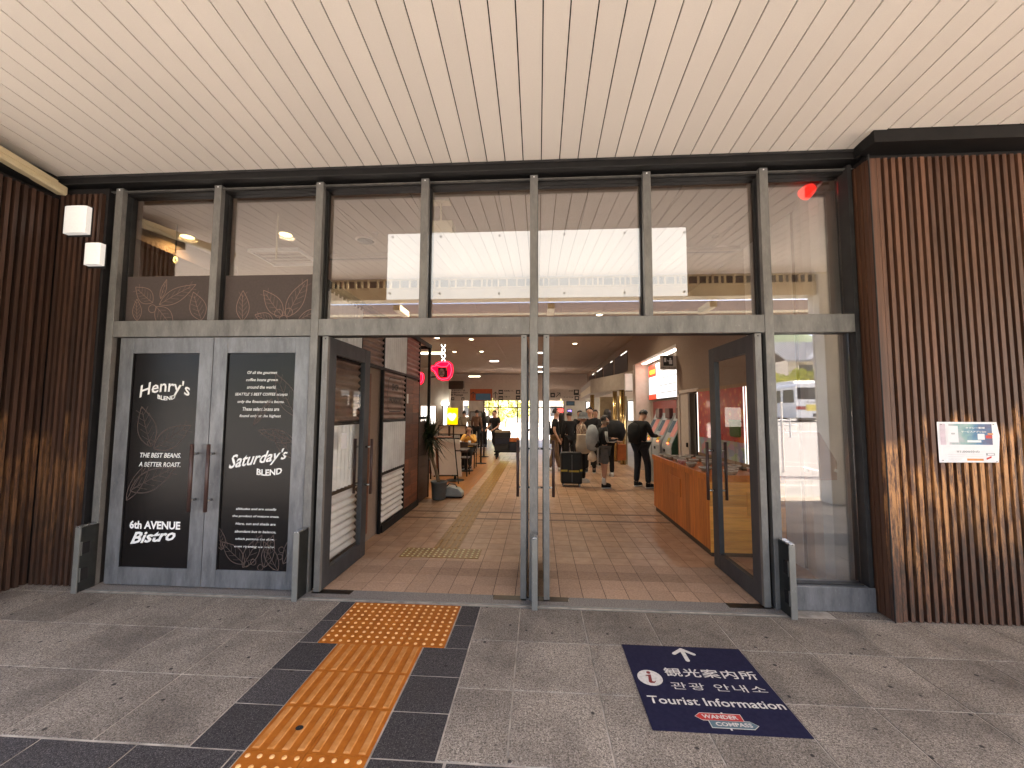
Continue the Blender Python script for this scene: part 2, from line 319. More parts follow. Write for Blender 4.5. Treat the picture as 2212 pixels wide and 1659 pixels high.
class MB:
    def __init__(s): s.v = []; s.f = []; s.sm = False
    def box(s, x0, x1, y0, y1, z0, z1):
        n = len(s.v); s.v += [(x0, y0, z0), (x1, y0, z0), (x1, y1, z0), (x0, y1, z0), (x0, y0, z1), (x1, y0, z1), (x1, y1, z1), (x0, y1, z1)]
        s.f += [tuple(n+i for i in q) for q in ((0, 3, 2, 1), (4, 5, 6, 7), (0, 1, 5, 4), (1, 2, 6, 5), (2, 3, 7, 6), (3, 0, 4, 7))]; return s
    def poly(s, pts): n = len(s.v); s.v += [tuple(p) for p in pts]; s.f.append(tuple(range(n, n+len(pts)))); return s
    def prism(s, pts, d):
        d = Vector(d); n = len(s.v); k = len(pts); s.v += [tuple(p) for p in pts]+[tuple(Vector(p)+d) for p in pts]
        s.f.append(tuple(n+i for i in reversed(range(k)))); s.f.append(tuple(n+k+i for i in range(k)))
        for i in range(k): j = (i+1) % k; s.f.append((n+i, n+j, n+k+j, n+k+i))
        return s
    def tube(s, pts, r, seg=8, cap=True, closed=False):
        pts = [Vector(p) for p in pts]; rs = r if isinstance(r, (list, tuple)) else [r]*len(pts); n0 = len(s.v); k = len(pts)
        up = None
        for i, p in enumerate(pts):
            a = pts[i-1] if (i > 0 or closed) else p; b = pts[(i+1) % k] if (i < k-1 or closed) else p
            t = (b-a).normalized()
            if up is None: up = t.orthogonal().normalized()
            else: up = (up-t*up.dot(t)); up = up.normalized() if up.length > 1e-6 else t.orthogonal().normalized()
            q = t.cross(up)
            for j in range(seg):
                an = 2*math.pi*j/seg; s.v.append(tuple(p+(up*math.cos(an)+q*math.sin(an))*rs[i]))
        for i in range(k if closed else k-1):
            for j in range(seg):
                a = n0+i*seg+j; b = n0+i*seg+(j+1) % seg; c = n0+((i+1) % k)*seg+(j+1) % seg; d = n0+((i+1) % k)*seg+j; s.f.append((a, b, c, d))
        if cap and not closed:
            s.f.append(tuple(n0+j for j in reversed(range(seg)))); s.f.append(tuple(n0+(k-1)*seg+j for j in range(seg)))
        return s
    def lathe(s, c, prof, seg=20, sx=1, sy=1, cap=True):
        n0 = len(s.v)
        for r, z in prof:
            for j in range(seg):
                a = 2*math.pi*j/seg; s.v.append((c[0]+r*math.cos(a)*sx, c[1]+r*math.sin(a)*sy, c[2]+z))
        for i in range(len(prof)-1):
            for j in range(seg):
                s.f.append((n0+i*seg+j, n0+i*seg+(j+1) % seg, n0+(i+1)*seg+(j+1) % seg, n0+(i+1)*seg+j))
        if cap:
            s.f.append(tuple(n0+j for j in reversed(range(seg)))); s.f.append(tuple(n0+(len(prof)-1)*seg+j for j in range(seg)))
        return s
    def strip(s, pts, w, nrm, th=.001):
        """flat ribbon along pts, width w, lying perpendicular to nrm"""
        nrm = Vector(nrm); pts = [Vector(p) for p in pts]; L = []; Rr = []
        for i, p in enumerate(pts):
            t = (pts[min(i+1, len(pts)-1)]-pts[max(i-1, 0)]).normalized(); q = t.cross(nrm)*w/2; L.append(p+q); Rr.append(p-q)
        n = len(s.v); s.v += [tuple(p) for p in L+Rr]; k = len(pts)
        for i in range(k-1): s.f.append((n+i, n+i+1, n+k+i+1, n+k+i))
        return s
    def build(s, name, m, parent=None, smooth=False, bevel=0, center=True):
        me = bpy.data.meshes.new(name); me.from_pydata(s.v, [], s.f); me.update()
        bm = bmesh.new(); bm.from_mesh(me)
        if bevel:
            bmesh.ops.remove_doubles(bm, verts=bm.verts, dist=1e-6)
            bmesh.ops.bevel(bm, geom=[e for e in bm.edges if len(e.link_faces) == 2 and e.calc_face_angle(0) > .5], offset=bevel, segments=2, affect='EDGES', profile=.6)
        bmesh.ops.recalc_face_normals(bm, faces=bm.faces)
        bm.to_mesh(me); bm.free()
        if smooth:
            for p in me.polygons: p.use_smooth = True
        return link_mesh(name, me, m, parent, center)
def box(name, m, parent, *b, bevel=0): return MB().box(*b).build(name, m, parent, bevel=bevel)
def struct(o): o['kind'] = 'structure'; return o
def dup(o, off=(0, 0, 0), label=None, rz=0, parent=None):
    c = o.copy(); COL.objects.link(c); BASE[c.name] = wbase(o)
    if parent: c.parent = parent
    else:
        c.location = o.location+Vector(off); c.rotation_euler[2] += rz
        if label: c['label'] = label
    for ch in list(o.children): dup(ch, parent=c)
    return c
def txt(body, m, parent, name='lettering', cx=0, cz=0, y=0, w=None, h=None, shear=0, bold=0, warp=None, frame=None, sp=1.0):
    """text fitted to a w x h box centred at (cx, cz) in a plane; frame = (origin, right, up) of that plane"""
    cu = bpy.data.curves.new('t', 'FONT'); cu.body = body; cu.size = 1; cu.align_x = 'CENTER'; cu.shear = shear; cu.offset = bold; cu.space_character = sp
    cu.resolution_u = 2
    to = bpy.data.objects.new('t', cu); COL.objects.link(to)
    dg = bpy.context.evaluated_depsgraph_get(); me = bpy.data.meshes.new_from_object(to.evaluated_get(dg))
    bpy.data.objects.remove(to); bpy.data.curves.remove(cu)
    if not len(me.vertices): return None
    xs = [v.co.x for v in me.vertices]; zs = [v.co.y for v in me.vertices]
    x0, x1, z0, z1 = min(xs), max(xs), min(zs), max(zs)
    sx = w/(x1-x0) if w else None; sz = h/(z1-z0) if h else None
    sx = sx or sz; sz = sz or sx
    o, r, u = frame or (Vector((0, y, 0)), Vector((1, 0, 0)), Vector((0, 0, 1)))
    for v in me.vertices:
        a = (v.co.x-(x0+x1)/2)*sx; b = (v.co.y-(z0+z1)/2)*sz
        if warp: a, b = warp(a, b)
        v.co = o+r*(cx+a)+u*(cz+b)
    return link_mesh(name, me, m, parent)
# ================================================================ SETTING
def ceil_z(y): return 3.886+.1025*(-.1-y)
# pavement: granite slabs with open joints over a mortar bed
lt = MB(); dk = MB()
def slab(mb, x0, x1, y0, y1, g=.0052, z=0.0):
    mb.box(x0+g, x1-g, y0+g, y1-g, z-.03, z)
xs_l = [-1.68-.505*k for k in range(0, 14)]
xs_r = [-.472, -.142, .356, .868, 1.383, 1.85, 2.368, 2.918, 3.42, 3.93, 4.44, 4.95, 5.46, 5.97, 6.48]
rows = [-.13, -.622, -1.13, -1.635]
for r0, r1 in zip(rows, rows[1:]):
    for a, b in zip(xs_l, xs_l[1:]): slab(lt, b, a, r1, r0)
    for a, b in zip(xs_r, xs_r[1:]): slab(lt, a, b, r1, r0)
# strip in front of the slat walls
for a, b in zip(xs_r[6:], xs_r[7:]): slab(lt, a, b, -.13, .06)
for k in range(8): slab(lt, -4.75-.505*k, -4.245-.505*k, -.13, .06)
slab(lt, -4.245, -4.15, -.13, .06)
for k in range(6):     # dark bands each side of the guiding path, joints every 0.3 m
    y0 = -.13-.3*k if k else -.13; y1 = -.14-.3*(k+1)
    if k == 5: break
    slab(dk, -1.68, (-1.545 if k < 2 else -1.395), y1, y0 if k == 0 else y0-.01); slab(dk, (-.635 if k < 2 else -.785), -.472, y1, y0 if k == 0 else y0-.01)
for k in range(26):    # dark cross band then the pavement beyond it
    x = -8+.505*k
    if x+.505 < -1.39 or x > -.79: slab(dk, x, min(x+.505, 6.2), -2.14, -1.64)
slab(dk, -1.435, -1.395, -2.14, -1.64); slab(dk, -.785, -.43, -2.14, -1.64)
for j in range(5):
    for k in range(28): slab(lt, -8+.505*k, -7.495+.505*k, -2.14-.5*(j+1), -2.14-.5*j)
struct(lt.build('pavement', 'granite')); struct(dk.build('pavement_dark_band', 'granite_dark'))
struct(box('pavement_joints', 'mortar', None, -8.2, 6.6, -4.7, .06, -.1, -.0035))
struct(box('curb', 'curb_granite', None, -8.2, 6.6, -4.85, -4.7, -.2, .004, bevel=.01))
# guiding path of raised tactile tiles
tp = MB(); td = MB()
TX, TY = -1.54, -.14
for i in range(3):
    for j in range(2): tp.box(TX+.3*i+.0015, TX+.3*i+.2985, TY-.3*j-.2985, TY-.3*j-.0015, -.03, .003)
for i in range(2):
    for j in range(2, 8): tp.box(TX+.15+.3*i+.0015, TX+.15+.3*i+.2985, TY-.3*j-.2985, TY-.3*j-.0015, -.03, .003)
def dots(mb, x0, y0, n=5, z=.003, r=.0125, step=.06):
    for a in range(n):
        for b in range(n): mb.lathe((x0+.03+step*a, y0-.03-step*b, z), [(r, 0), (r*.86, .0035), (r*.5, .0048), (.0005, .005)], 8, cap=False)
for i in range(3):
    for j in range(2): dots(td, TX+.3*i, TY-.3*j)
for i in range(2):
    for j in (5, 6): dots(td, TX+.15+.3*i, TY-.3*j)
tb = MB()
for i in range(2):
    for j in range(2, 5):
        for b in range(4):
            x = TX+.15+.3*i+.0375+.075*b; y0 = TY-.3*j-.012; y1 = TY-.3*j-.288; hw = .0135; z = .003
            pts = [(x-hw*1.35, y0, z), (x+hw*1.35, y0, z), (x+hw*1.35, y1, z), (x-hw*1.35, y1, z)]; t = [(x-hw, y0-.006, z+.005), (x+hw, y0-.006, z+.005), (x+hw, y1+.006, z+.005), (x-hw, y1+.006, z+.005)]
            n = len(tb.v); tb.v += pts+t; tb.f += [(n+4, n+5, n+6, n+7)]+[(n+k, n+(k+1) % 4, n+4+(k+1) % 4, n+4+k) for k in range(4)]
tpo = struct(tp.build('tactile_path', 'tactile_orange'))
td.build('raised_dots', 'tactile_highlight', tpo, smooth=True); tb.build('raised_bars', 'tactile_bar', tpo)
MB().lathe((-1.21, -1.5, .0085), [(.02, 0), (.02, .0015), (.001, .002)], 12, 1, .8, cap=False).build('chewing_gum', 'black_void', tpo)
# threshold and drain channel
th = MB(); th.box(-4.16, 2.06, -.128, -.088, -.05, -.012); struct(th.build('drain_channel', 'groove_dark'))
th = MB(); th.box(-4.16, 2.06, -.088, -.078, -.05, .003).box(-4.16, 2.06, -.1325, -.128, -.05, .003); struct(th.build('channel_edge', 'guard_steel'))
cg = MB(); cg.box(-4.16, 2.06, -.078, .0, -.05, .001)
cg.box(-1.66, -.39, 0, .085, -.05, .001).box(.27, 1.6, 0, .085, -.05, .001).box(-4.1, -2.1, 0, .085, -.05, .001); struct(cg.build('threshold', 'curb_granite'))
rp = MB()
for a, b in ((-2.02, -1.665), (-.385, -.1), (-.0, .265), (1.605, 1.96)): rp.box(a, b, .002, .085, -.05, .0015)
struct(rp.build('hinge_plates', 'rubber_plate'))
# hall floor
ft, fr, fd = MB(), MB(), MB(); g = .003
for i in range(26):
    for j in range(100):
        x = 2.8-.2*(i+1); y = .085+.2*j
        tgt = fd if .48 < y < .5 else (fr if y < .66 else ft)
        if j == 2: tgt = fd
        elif j < 2 or j == 3: tgt = fr
        tgt.box(x+g, x+.2-g, y+g, y+.2-g, -.03, 0)
for o, mt in ((ft, 'floor_tile'), (fr, 'floor_tile_rough'), (fd, 'floor_tile_dark')): struct(o.build('hall_floor', mt))
struct(box('floor_grout', 'grout', None, -2.5, 2.8, .085, 20.2, -.06, -.003))
struct(box('plain_floor', 'floor_tile', None, -9, -2.4, .12, 20.2, -.06, 0)); struct(box('plain_floor', 'floor_tile', None, 2.8, 3.4, 4.7, 8.25, -.06, .0005))
st = MB()
for y in (2.63, 3.03): st.box(-2.1, 1.95, y-.022, y+.022, 0, .003)
struct(st.build('floor_stripe', 'brown_stripe')); 
wf = MB()
for k in range(9): wf.box(-1.39-.12*(k+1)+.001, -1.39-.12*k, 3.95, 12, -.02, .004)
struct(wf.build('cafe_floor', 'cafe_floor'))
yt = MB(); yd = MB(); yb_ = MB()
for i in range(3): yt.box(-1.55+.3*i+.002, -1.25+.3*i-.002, .95, 1.25, 0, .005); dots(yd, -1.55+.3*i, 1.25, z=.005, r=.014)
for j in range(29):
    yt.box(-1.235, -.935, 1.253+.3*j, 1.55+.3*j, 0, .005)
    for b in range(4): yb_.box(-1.235+.0375+.075*b-.011, -1.235+.0375+.075*b+.011, 1.26+.3*j, 1.542+.3*j, .005, .009)
yo = struct(yt.build('indoor_tactile_path', 'tactile_yellow'))
struct(yo); yd.build('raised_dots', 'tactile_dot', yo); yb_.build('raised_bars', 'tactile_ochre', yo)

# canopy ceiling of sloping boards
cb = MB(); x0 = -.133-.1637*54
for k in range(150):
    a = x0+.1637*k+.0045; b = x0+.1637*(k+1)-.0045
    ya, yb = -.1, -4.0
    if a > 2.70: ya = -.318
    za, zb = ceil_z(ya), ceil_z(yb)
    cb.prism([(a, ya, za), (b, ya, za), (b, yb, zb), (a, yb, zb)], (0, 0, .012))
struct(cb.build('canopy_ceiling', 'canopy_board'))
gb = MB(); gb.prism([(x0, .21, ceil_z(.21)+.018), (15.6, .21, ceil_z(.21)+.018), (15.6, -4.02, ceil_z(-4.02)+.018), (x0, -4.02, ceil_z(-4.02)+.018)], (0, 0, .2))
struct(gb.build('canopy_roof', 'groove_dark'))
# eaves of the canopy behind the viewer (seen mirrored in the glass)
ev = thing('eaves_frame', 'cream steel eaves frame with a ladder of square openings along the canopy edge', 'eaves', (0, -4.1, 3.8))
lad = MB(); lad.box(-9, 15.6, -4.08, -4.03, 4.265, 4.295).box(-9, 15.6, -4.08, -4.03, 4.08, 4.11)
x = -9
while x < 15.5:
    lad.box(x, x+.03, -4.078, -4.032, 4.11, 4.265); x += random.choice((.1, .17, .2, .13))
lad.build('ladder_strip', 'cream_metal', ev); box('backing', 'groove_dark', ev, -9, 15.6, -4.14, -4.12, 4.08, 4.3)
box('beam', 'cream_metal', ev, -9, 15.6, -4.3, -4.03, 3.86, 4.075); 
for xx in (-6.2, -3, .2, 3.4, 6.6): box('bracket', 'cream_metal', ev, xx, xx+.14, -4.9, -4.3, 3.72, 3.84)
pg = thing('walkway_roof', 'brown steel walkway roof beam beyond the canopy', 'roof', (0, -7.5, 0))
box('beam', 'interior_wall', pg, -16, 16, -7.7, -7.5, 4.08, 4.72); box('edge_strip', 'cream_metal', pg, -16, 16, -7.5, -7.46, 4.36, 4.42)
for xx in (-12, 12): box('post', 'interior_wall', pg, xx, xx+.15, -7.7, -7.55, -.1, 4)

# ================================================================ ENTRANCE FRONT
ef = thing('entrance_front', 'grey steel and glass entrance front with six tall doors under a row of upper panes', 'entrance', (-.7, 0, 0))
PX = [-4.163+1.0227*k for k in range(7)]; PW = .072
ZT, ZB, ZG, ZP = 2.478, 2.322, 3.765, 3.81
for k, x in enumerate(PX):
    z0 = 0 if k in (0, 2, 4, 6) else ZT
    p = MB(); p.box(x, x+PW, 0, .05, z0, ZP); p.build('post', 'grey_steel', ef, bevel=.003)
    q = MB(); q.box(x+.008, x+PW-.008, .05, .165, z0, ZP-.002); q.box(x-.004 if x > 0 else x+.05, x+.02 if x > 0 else x+PW+.004, .1, .14, z0 if z0 else 0, ZP-.01)
    po = q.build('post_back', 'dark_frame', ef)
    MB().tube([(x+PW/2, -.004, ZP-.02), (x+PW/2, 0, ZP-.02)], .006, 8).build('screw', 'light_cover', ef)
ends = [(PX[0]+PW, PX[2]), (PX[2]+PW, PX[4]), (PX[4]+PW, PX[6]), (PX[6]+PW, 2.752)]
for k, (a, b) in enumerate(ends):
    t = MB(); t.box(a+.002, b-.002, .003 if k != 3 else .004, .05, ZB, ZT); t.build('transom', 'grey_steel', ef, bevel=.002)
    t = MB(); t.box(a+.004, b-.004, .05, .16, ZB+.004, ZT-.004); t.build('transom_back', 'dark_frame', ef)
# end posts: dark frame on the right, dark strip on the left
p = MB(); p.box(2.718, 2.752, .0, .115, 0, ZP); p.build('end_frame', 'dark_frame', ef)
p = MB(); p.box(2.754, 2.79, .03, .2, 0, ZP); p.build('end_trim', 'black_metal', ef)
p = MB(); p.box(-4.25, -4.163, .06, .2, 0, ZP); p.build('end_trim', 'black_void', ef)
# lintel: black frame, recessed soffit, projecting fascia
l = MB(); l.box(-4.25, 2.79, .052, .17, ZG, ZP).box(-4.25, 2.79, .16, .2, ZP, 4.6); l.build('head_frame', 'black_metal', ef)
l = MB(); l.box(-4.25, 2.79, .02, .052, ZG+.018, ZG+.024); l.build('head_bead', 'grey_steel', ef)
lf = MB(); lf.box(-4.72, 2.70, -.1, -.06, 3.80, 3.878).box(-4.72, 2.79, -.06, .16, 3.812, 3.85); lf.build('fascia', 'black_metal', ef)
l = MB(); l.box(-4.72, 2.70, -.108, -.1, 3.862, 3.884).box(-4.72, 2.70, -.106, -.1, 3.80, 3.808); l.build('fascia_lip', 'dark_frame', ef)
# upper panes
for k in range(7):
    a = PX[k]+PW; b = PX[k+1] if k < 6 else 2.70
    p = MB(); p.box(a-.01, b+.01, .105, .113, ZT, ZG); p.build('glass_pane', 'glass_upper', ef)
# lower right pane above its steel plinth
p = MB(); p.box(PX[6]+PW, 2.70, .06, .068, .2, ZB); p.build('glass_pane', 'glass_low', ef)
p = MB(); p.box(PX[6]+PW+.005, 2.756, -.012, .16, 0.004, .197); p.build('plinth', 'grey_door', ef, bevel=.003)
p = MB(); p.box(PX[6]+PW+.005, 2.70, .03, .1, .197, .206); p.build('sill', 'dark_frame', ef)
# black films with pale leaf drawings
def leaf(mb, x, z, ang, L, W, y, lw=.006, veins=5):
    c, s = math.cos(R(ang)), math.sin(R(ang))
    def P(u, v): return (x+c*u-s*v, y, z+s*u+c*v)
    for sg in (1, -1):
        mb.strip([P(L*t, sg*W*math.sin(math.pi*t**.85)*(1-.15*t)) for t in [i/14 for i in range(15)]], lw, (0, 1, 0))
    mb.strip([P(L*t, .02*L*math.sin(3*t)) for t in [i/8 for i in range(8)]], lw*.7, (0, 1, 0))
    for i in range(1, veins+1):
        t = i/(veins+1.3)
        for sg in (1, -1): mb.strip([P(L*t, 0), P(L*(t+.07), sg*W*.3), P(L*(t+.16), sg*W*.62)], lw*.45, (0, 1, 0))
def ring(mb, x, z, r, y, lw=.006): mb.strip([(x+r*math.cos(i*.45), y, z+r*math.sin(i*.45)) for i in range(15)], lw, (0, 1, 0))
for k in range(2):
    a = PX[k]+PW; b = PX[k+1]
    f = box('window_film', 'film_grey', ef, a+.012, b-.006, .098, .102, ZT+.002, 2.945 if k == 0 else 2.94)
    lm = MB(); Y = .0972
    if k == 0:
        leaf(lm, -3.73, 2.66, 28, .42, .075, Y); leaf(lm, -3.76, 2.64, -50, .3, .09, Y); leaf(lm, -3.8, 2.68, 140, .25, .08, Y); leaf(lm, -3.72, 2.72, 75, .2, .03, Y, .006, 2)
        leaf(lm, -3.28, 2.5, 110, .3, .09, Y); leaf(lm, -3.95, 2.5, 95, .22, .05, Y); ring(lm, -3.8, 2.62, .04, Y)
    else:
        leaf(lm, -2.42, 2.52, 62, .42, .085, Y); leaf(lm, -2.46, 2.53, 128, .33, .08, Y); leaf(lm, -2.86, 2.49, 92, .3, .07, Y); leaf(lm, -2.3, 2.49, 25, .28, .05, Y)
        ring(lm, -2.5, 2.56, .04, Y); ring(lm, -2.4, 2.57, .04, Y); ring(lm, -2.45, 2.5, .04, Y); leaf(lm, -2.55, 2.48, 160, .2, .06, Y)
    lm.v = [(min(max(v[0], a+.015), b-.01), v[1], min(max(v[2], ZT+.004), 2.938)) for v in lm.v]; lm.build('leaf_drawing', 'film_line', f)

# ---- doors
def handle(parent, px, py, side, along='y', z0=.70, z1=1.31):
    """dark bar pull standing off the door by two steel arms; side is the sign of the stand-off"""
    d = Vector((0, side, 0)) if along == 'y' else Vector((side, 0, 0)); base = Vector((px, py, 0)); off = d*.07
    h = MB(); h.tube([base+off+Vector((0, 0, z0)), base+off+Vector((0, 0, z1))], .016, 12)
    ho = h.build('handle', 'dark_wood_h', parent, smooth=True)
    for zz in (z0+.1, z1-.09):
        a = MB(); a.tube([base+Vector((0, 0, zz)), base+off+Vector((0, 0, zz))], .011, 8); a.tube([base, base+d*.008], .02, 10) if 0 else None
        a.build('handle_arm', 'bright_steel', ho, smooth=True)
woodm('dark_wood_h', (.075, .04, .035), (.045, .024, .02), 'z', .4, .1, 8)
def leafdoor(name_mat, a, b, ya, yb, axis, gl):
    """frame of a door; axis 'x': lies along the front, 'y': stands open into the hall"""
    st_, rail_t, rail_b = .135, .15, .155
    z0, z1 = .012, 2.315
    m_ = MB()
    if axis == 'x':
        m_.box(a, a+st_, ya, yb, z0, z1).box(b-st_, b, ya, yb, z0, z1)
        m_.box(a+st_+.001, b-st_-.001, ya+.001, yb, z1-rail_t, z1).box(a+st_+.001, b-st_-.001, ya+.001, yb, z0, z0+rail_b)
    else:
        m_.box(ya, yb, a, a+st_, z0, z1).box(ya, yb, b-st_, b, z0, z1)
        m_.box(ya+.001, yb-.001, a+st_+.001, b-st_-.001, z1-rail_t, z1).box(ya+.001, yb-.001, a+st_+.001, b-st_-.001, z0, z0+rail_b)
    return m_
YD = .035
for k, (a, b) in enumerate(((-4.02, -3.077), (-3.071, -2.13))):
    d = leafdoor(0, a, b, .02, .06, 'x', 0).build('door', 'grey_door', ef, bevel=.002)
    d['label'] = ('closed door with the seasonal blend lettering and leaf film', 'closed door with paragraphs of white text on black film')[k]
    f = box('door_film', 'film_black', d, a+.13, b-.13, YD, YD+.004, .16, 2.17)
    g_ = box('bead', 'black_metal', d, a+.134, a+.142, .022, .034, .167, 2.165)
    handle(d, b-.09 if k == 0 else a+.062, .02, -1)
# lettering, left door: film centre x=-3.56
dl, dr = [o for o in bpy.data.objects if o.name.startswith('door') and 'film' not in o.name and o.parent == ef]
YT = YD-.001
def T(par, s, px0, px1, py0, py1, **kw):
    """lettering between the points measured on the door glass"""
    A = aty(109.7+.3803*px0, 685.8+.3803*py0, YT); B = aty(109.7+.3803*px1, 685.8+.3803*py1, YT)
    return txt(s, kw.pop('m', 'letter_white'), par, cx=(A[0]+B[0])/2, cz=(A[2]+B[2])/2, y=YT, w=B[0]-A[0], h=A[2]-B[2], **kw)
T(dl, "Henry's", 512, 788, 356, 452, bold=.012, warp=lambda a, b: (a+b*.05, b+.012-.9*a*a*.9+a*.03))
T(dl, "BLEND", 606, 706, 447, 471, bold=.03, warp=lambda a, b: (a, b+2.2*a*a))
T(dl, "THE BEST BEANS.", 508, 738, 768, 798, shear=.2, bold=.015)
T(dl, "A BETTER ROAST.", 501, 736, 820, 850, shear=.2, bold=.015)
T(dl, "6th AVENUE", 449, 734, 1152, 1206, bold=.035)
T(dl, "Bistro", 456, 706, 1207, 1280, shear=.35, bold=.03, warp=lambda a, b: (a, b+a*.1))
ll = MB(); leaf(ll, -3.67, 1.42, 72, .0, .0, YT) if 0 else None
def Q(px, py): v = aty(109.7+.3803*px, 685.8+.3803*py, YT); return v[0], v[2]
x, z = Q(570, 735); leaf(ll, x, z, 108, .4, .1, YT, .007); x, z = Q(585, 745); leaf(ll, x, z, 32, .42, .1, YT, .007)
x, z = Q(450, 985); leaf(ll, x, z, 27, .5, .1, YT, .007); x, z = Q(428, 1040); leaf(ll, x, z, 60, .45, .06, YT, .006, 2)
ring(ll, -3.66, 1.31, .03, YT); ll.build('leaf_drawing', 'film_line_dim', dl)
L1 = [("Of all the gourmet", 1117, 1286, 315), ("coffee beans grown", 1110, 1289, 356), ("around the world,", 1115, 1280, 397), ("SEATTLE' S BEST COFFEE accepts", 1047, 1345, 438),
      ("only the finestarabica beans.", 1061, 1326, 480), ("These select beans are", 1090, 1297, 520), ("found only at the highest", 1073, 1307, 561),
      ("altitudes and are usually", 1052, 1282, 1090), ("the product of mature trees.", 1033, 1296, 1131), ("Here, sun and shade are", 1050, 1276, 1174), ("abundant but in balance,", 1045, 1278, 1218),
      ("which permits the slow,", 1049, 1270, 1261), ("even ripening we prefer.", 1043, 1272, 1304)]
for s, a, b, c in L1: T(dr, s, a, b, c-11, c+11, shear=.22, bold=.008)
T(dr, "Saturday's", 1015, 1342, 765, 862, shear=.4, bold=.018, warp=lambda a, b: (a, b*(1.0-a*.5)+a*.16+.012))
T(dr, "BLEND", 1170, 1312, 862, 900, bold=.03, warp=lambda a, b: (a, b+a*.06+1.0*a*a))
lr = MB()
for px, py, an, L_, W_ in ((1390, 560, 118, .45, .09), (1380, 700, 165, .36, .06), (1150, 610, 55, .3, .03), (1385, 800, 130, .35, .07), (1100, 1400, 140, .3, .07), (1090, 1420, 60, .34, .07), (1210, 1420, 75, .3, .06), (1320, 1400, 65, .36, .06), (1290, 1440, 120, .3, .06), (970, 1320, 100, .2, .05)):
    x, z = Q(px, py); leaf(lr, x, z, an, L_, W_, YT, .006, 4)
for px, py in ((1110, 1400), (1150, 1390), (1190, 1420), (1300, 1360), (1310, 1320)): x, z = Q(px, py); ring(lr, x, z, .026, YT, .005)
# keep the drawing inside the film
lr.v = [(min(max(v[0], -2.935), -2.265), v[1], min(max(v[2], .17), 2.16)) for v in lr.v]; lr.build('leaf_drawing', 'film_line_dim', dr)
ll2 = [o for o in dl.children if o.name.startswith('leaf')][0]
# open doors
def opendoor(x0, x1, mat, hs, lab):
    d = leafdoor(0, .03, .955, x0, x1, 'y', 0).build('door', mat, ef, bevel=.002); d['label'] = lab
    xm = (x0+x1)/2
    box('door_glass', 'glass_door', d, xm-.003, xm+.003, .16, .825, .16, 2.17)
    for s, xx in ((-1, x0), (1, x1)): handle(d, xx, .89, s, 'x')
    e = MB(); e.box(x0-.001, x1+.001, -.006, .031, .015, 2.312); e.build('door_edge', 'grey_steel', d)
    MB().tube([(xm, -.008, 2.29), (xm, -.005, 2.29)], .006, 8).build('screw_hole', 'black_void', d)
    return d
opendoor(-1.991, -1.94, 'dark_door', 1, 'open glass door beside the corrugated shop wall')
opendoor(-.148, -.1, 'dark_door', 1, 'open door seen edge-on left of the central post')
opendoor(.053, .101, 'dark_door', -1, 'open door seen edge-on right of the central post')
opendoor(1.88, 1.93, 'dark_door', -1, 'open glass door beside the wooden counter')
# small notice on the open left door's glass
for d in ef.children:
    if d.get('label', '').startswith('open glass door beside the corr'): box('notice', 'paper_white', d, -1.961, -1.9595, .36, .47, 1.24, 1.4)
# steel guards standing out from the posts
def guard(xc, lab, sgn):
    t = thing('door_guard', lab, 'door guard', (xc, -.07, 0), 'steel guards at the feet of the entrance posts')
    g_ = MB(); g_.box(xc-.024, xc+.024, -.17, -.158, 0, .57); g_.build('front_plate', 'guard_steel', t, bevel=.002)
    s_ = MB(); s_.box(xc-.012, xc+.012, -.158, -.002, 0, .566); s_.build('side_plate', 'guard_dark', t)
    c_ = MB(); c_.prism([(xc-.03, -.03, .575), (xc+.03, -.03, .575), (xc+.02, -.172, .571), (xc-.02, -.172, .571)], (0, 0, .012)); c_.build('cap', 'bright_steel', t, bevel=.003)
    for zz in (.1, .33):
        r_ = MB(); xx = xc+sgn*.013
        r_.box(min(xx, xx+sgn*.008), max(xx, xx+sgn*.008), -.14, -.08, zz, zz+.1); r_.build('socket', 'black_void', t)
        r_ = MB(); r_.box(min(xx, xx+sgn*.011), max(xx, xx+sgn*.011), -.15, -.142, zz-.01, zz+.11); r_.build('socket_rim', 'guard_steel', t)
pm('guard_dark', (.045, .046, .042), (.03, .031, .03), 10, .4, .5)
guard(-4.09, 'steel door guard at the foot of the leftmost post beside the slat wall', 1)
guard(-2.07, 'steel door guard between the closed black doors and the open doorway', -1)
guard(-.024, 'narrow steel door guard at the foot of the central post', 1)
guard(2.02, 'steel door guard at the foot of the post beside the right glass pane', -1)

# ================================================================ SLAT WALLS
def slats(mb, p0, p1, n, nrm, pitch=.058, wd=.030, dep=.035, z0=.005, z1=3.77, jit=.001):
    p0 = Vector(p0); d = Vector(p1)-p0; d.normalize(); nr = Vector(nrm)
    for k in range(n):
        a = p0+d*(pitch*k+random.uniform(-jit, jit)); b = a+d*wd; q = nr*dep
        mb.prism([a+Vector((0, 0, z0)), b+Vector((0, 0, z0)), b+q+Vector((0, 0, z0)), a+q+Vector((0, 0, z0))], (0, 0, z1-z0))
wr = thing('slat_wall', 'tall wall of vertical brown cedar slats with golden patches of wear and painted light, right of the entrance', 'wall', (4.6, -.1, 0))
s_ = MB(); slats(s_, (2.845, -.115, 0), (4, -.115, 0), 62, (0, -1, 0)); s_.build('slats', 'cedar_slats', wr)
s_ = MB(); slats(s_, (2.80, -.105, 0), (2.80, .1, 0), 4, (-1, 0, 0), pitch=.05, wd=.035, dep=.02); s_.build('return_slats', 'cedar_slats_plain', wr)
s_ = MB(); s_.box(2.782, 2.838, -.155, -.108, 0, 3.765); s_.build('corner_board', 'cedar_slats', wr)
s_ = MB(); s_.box(2.80, 6.6, -.112, .2, 0, 4.5); s_.box(2.795, 2.80, -.1, .2, 0, 4.5); s_.build('backing', 'black_void', wr)
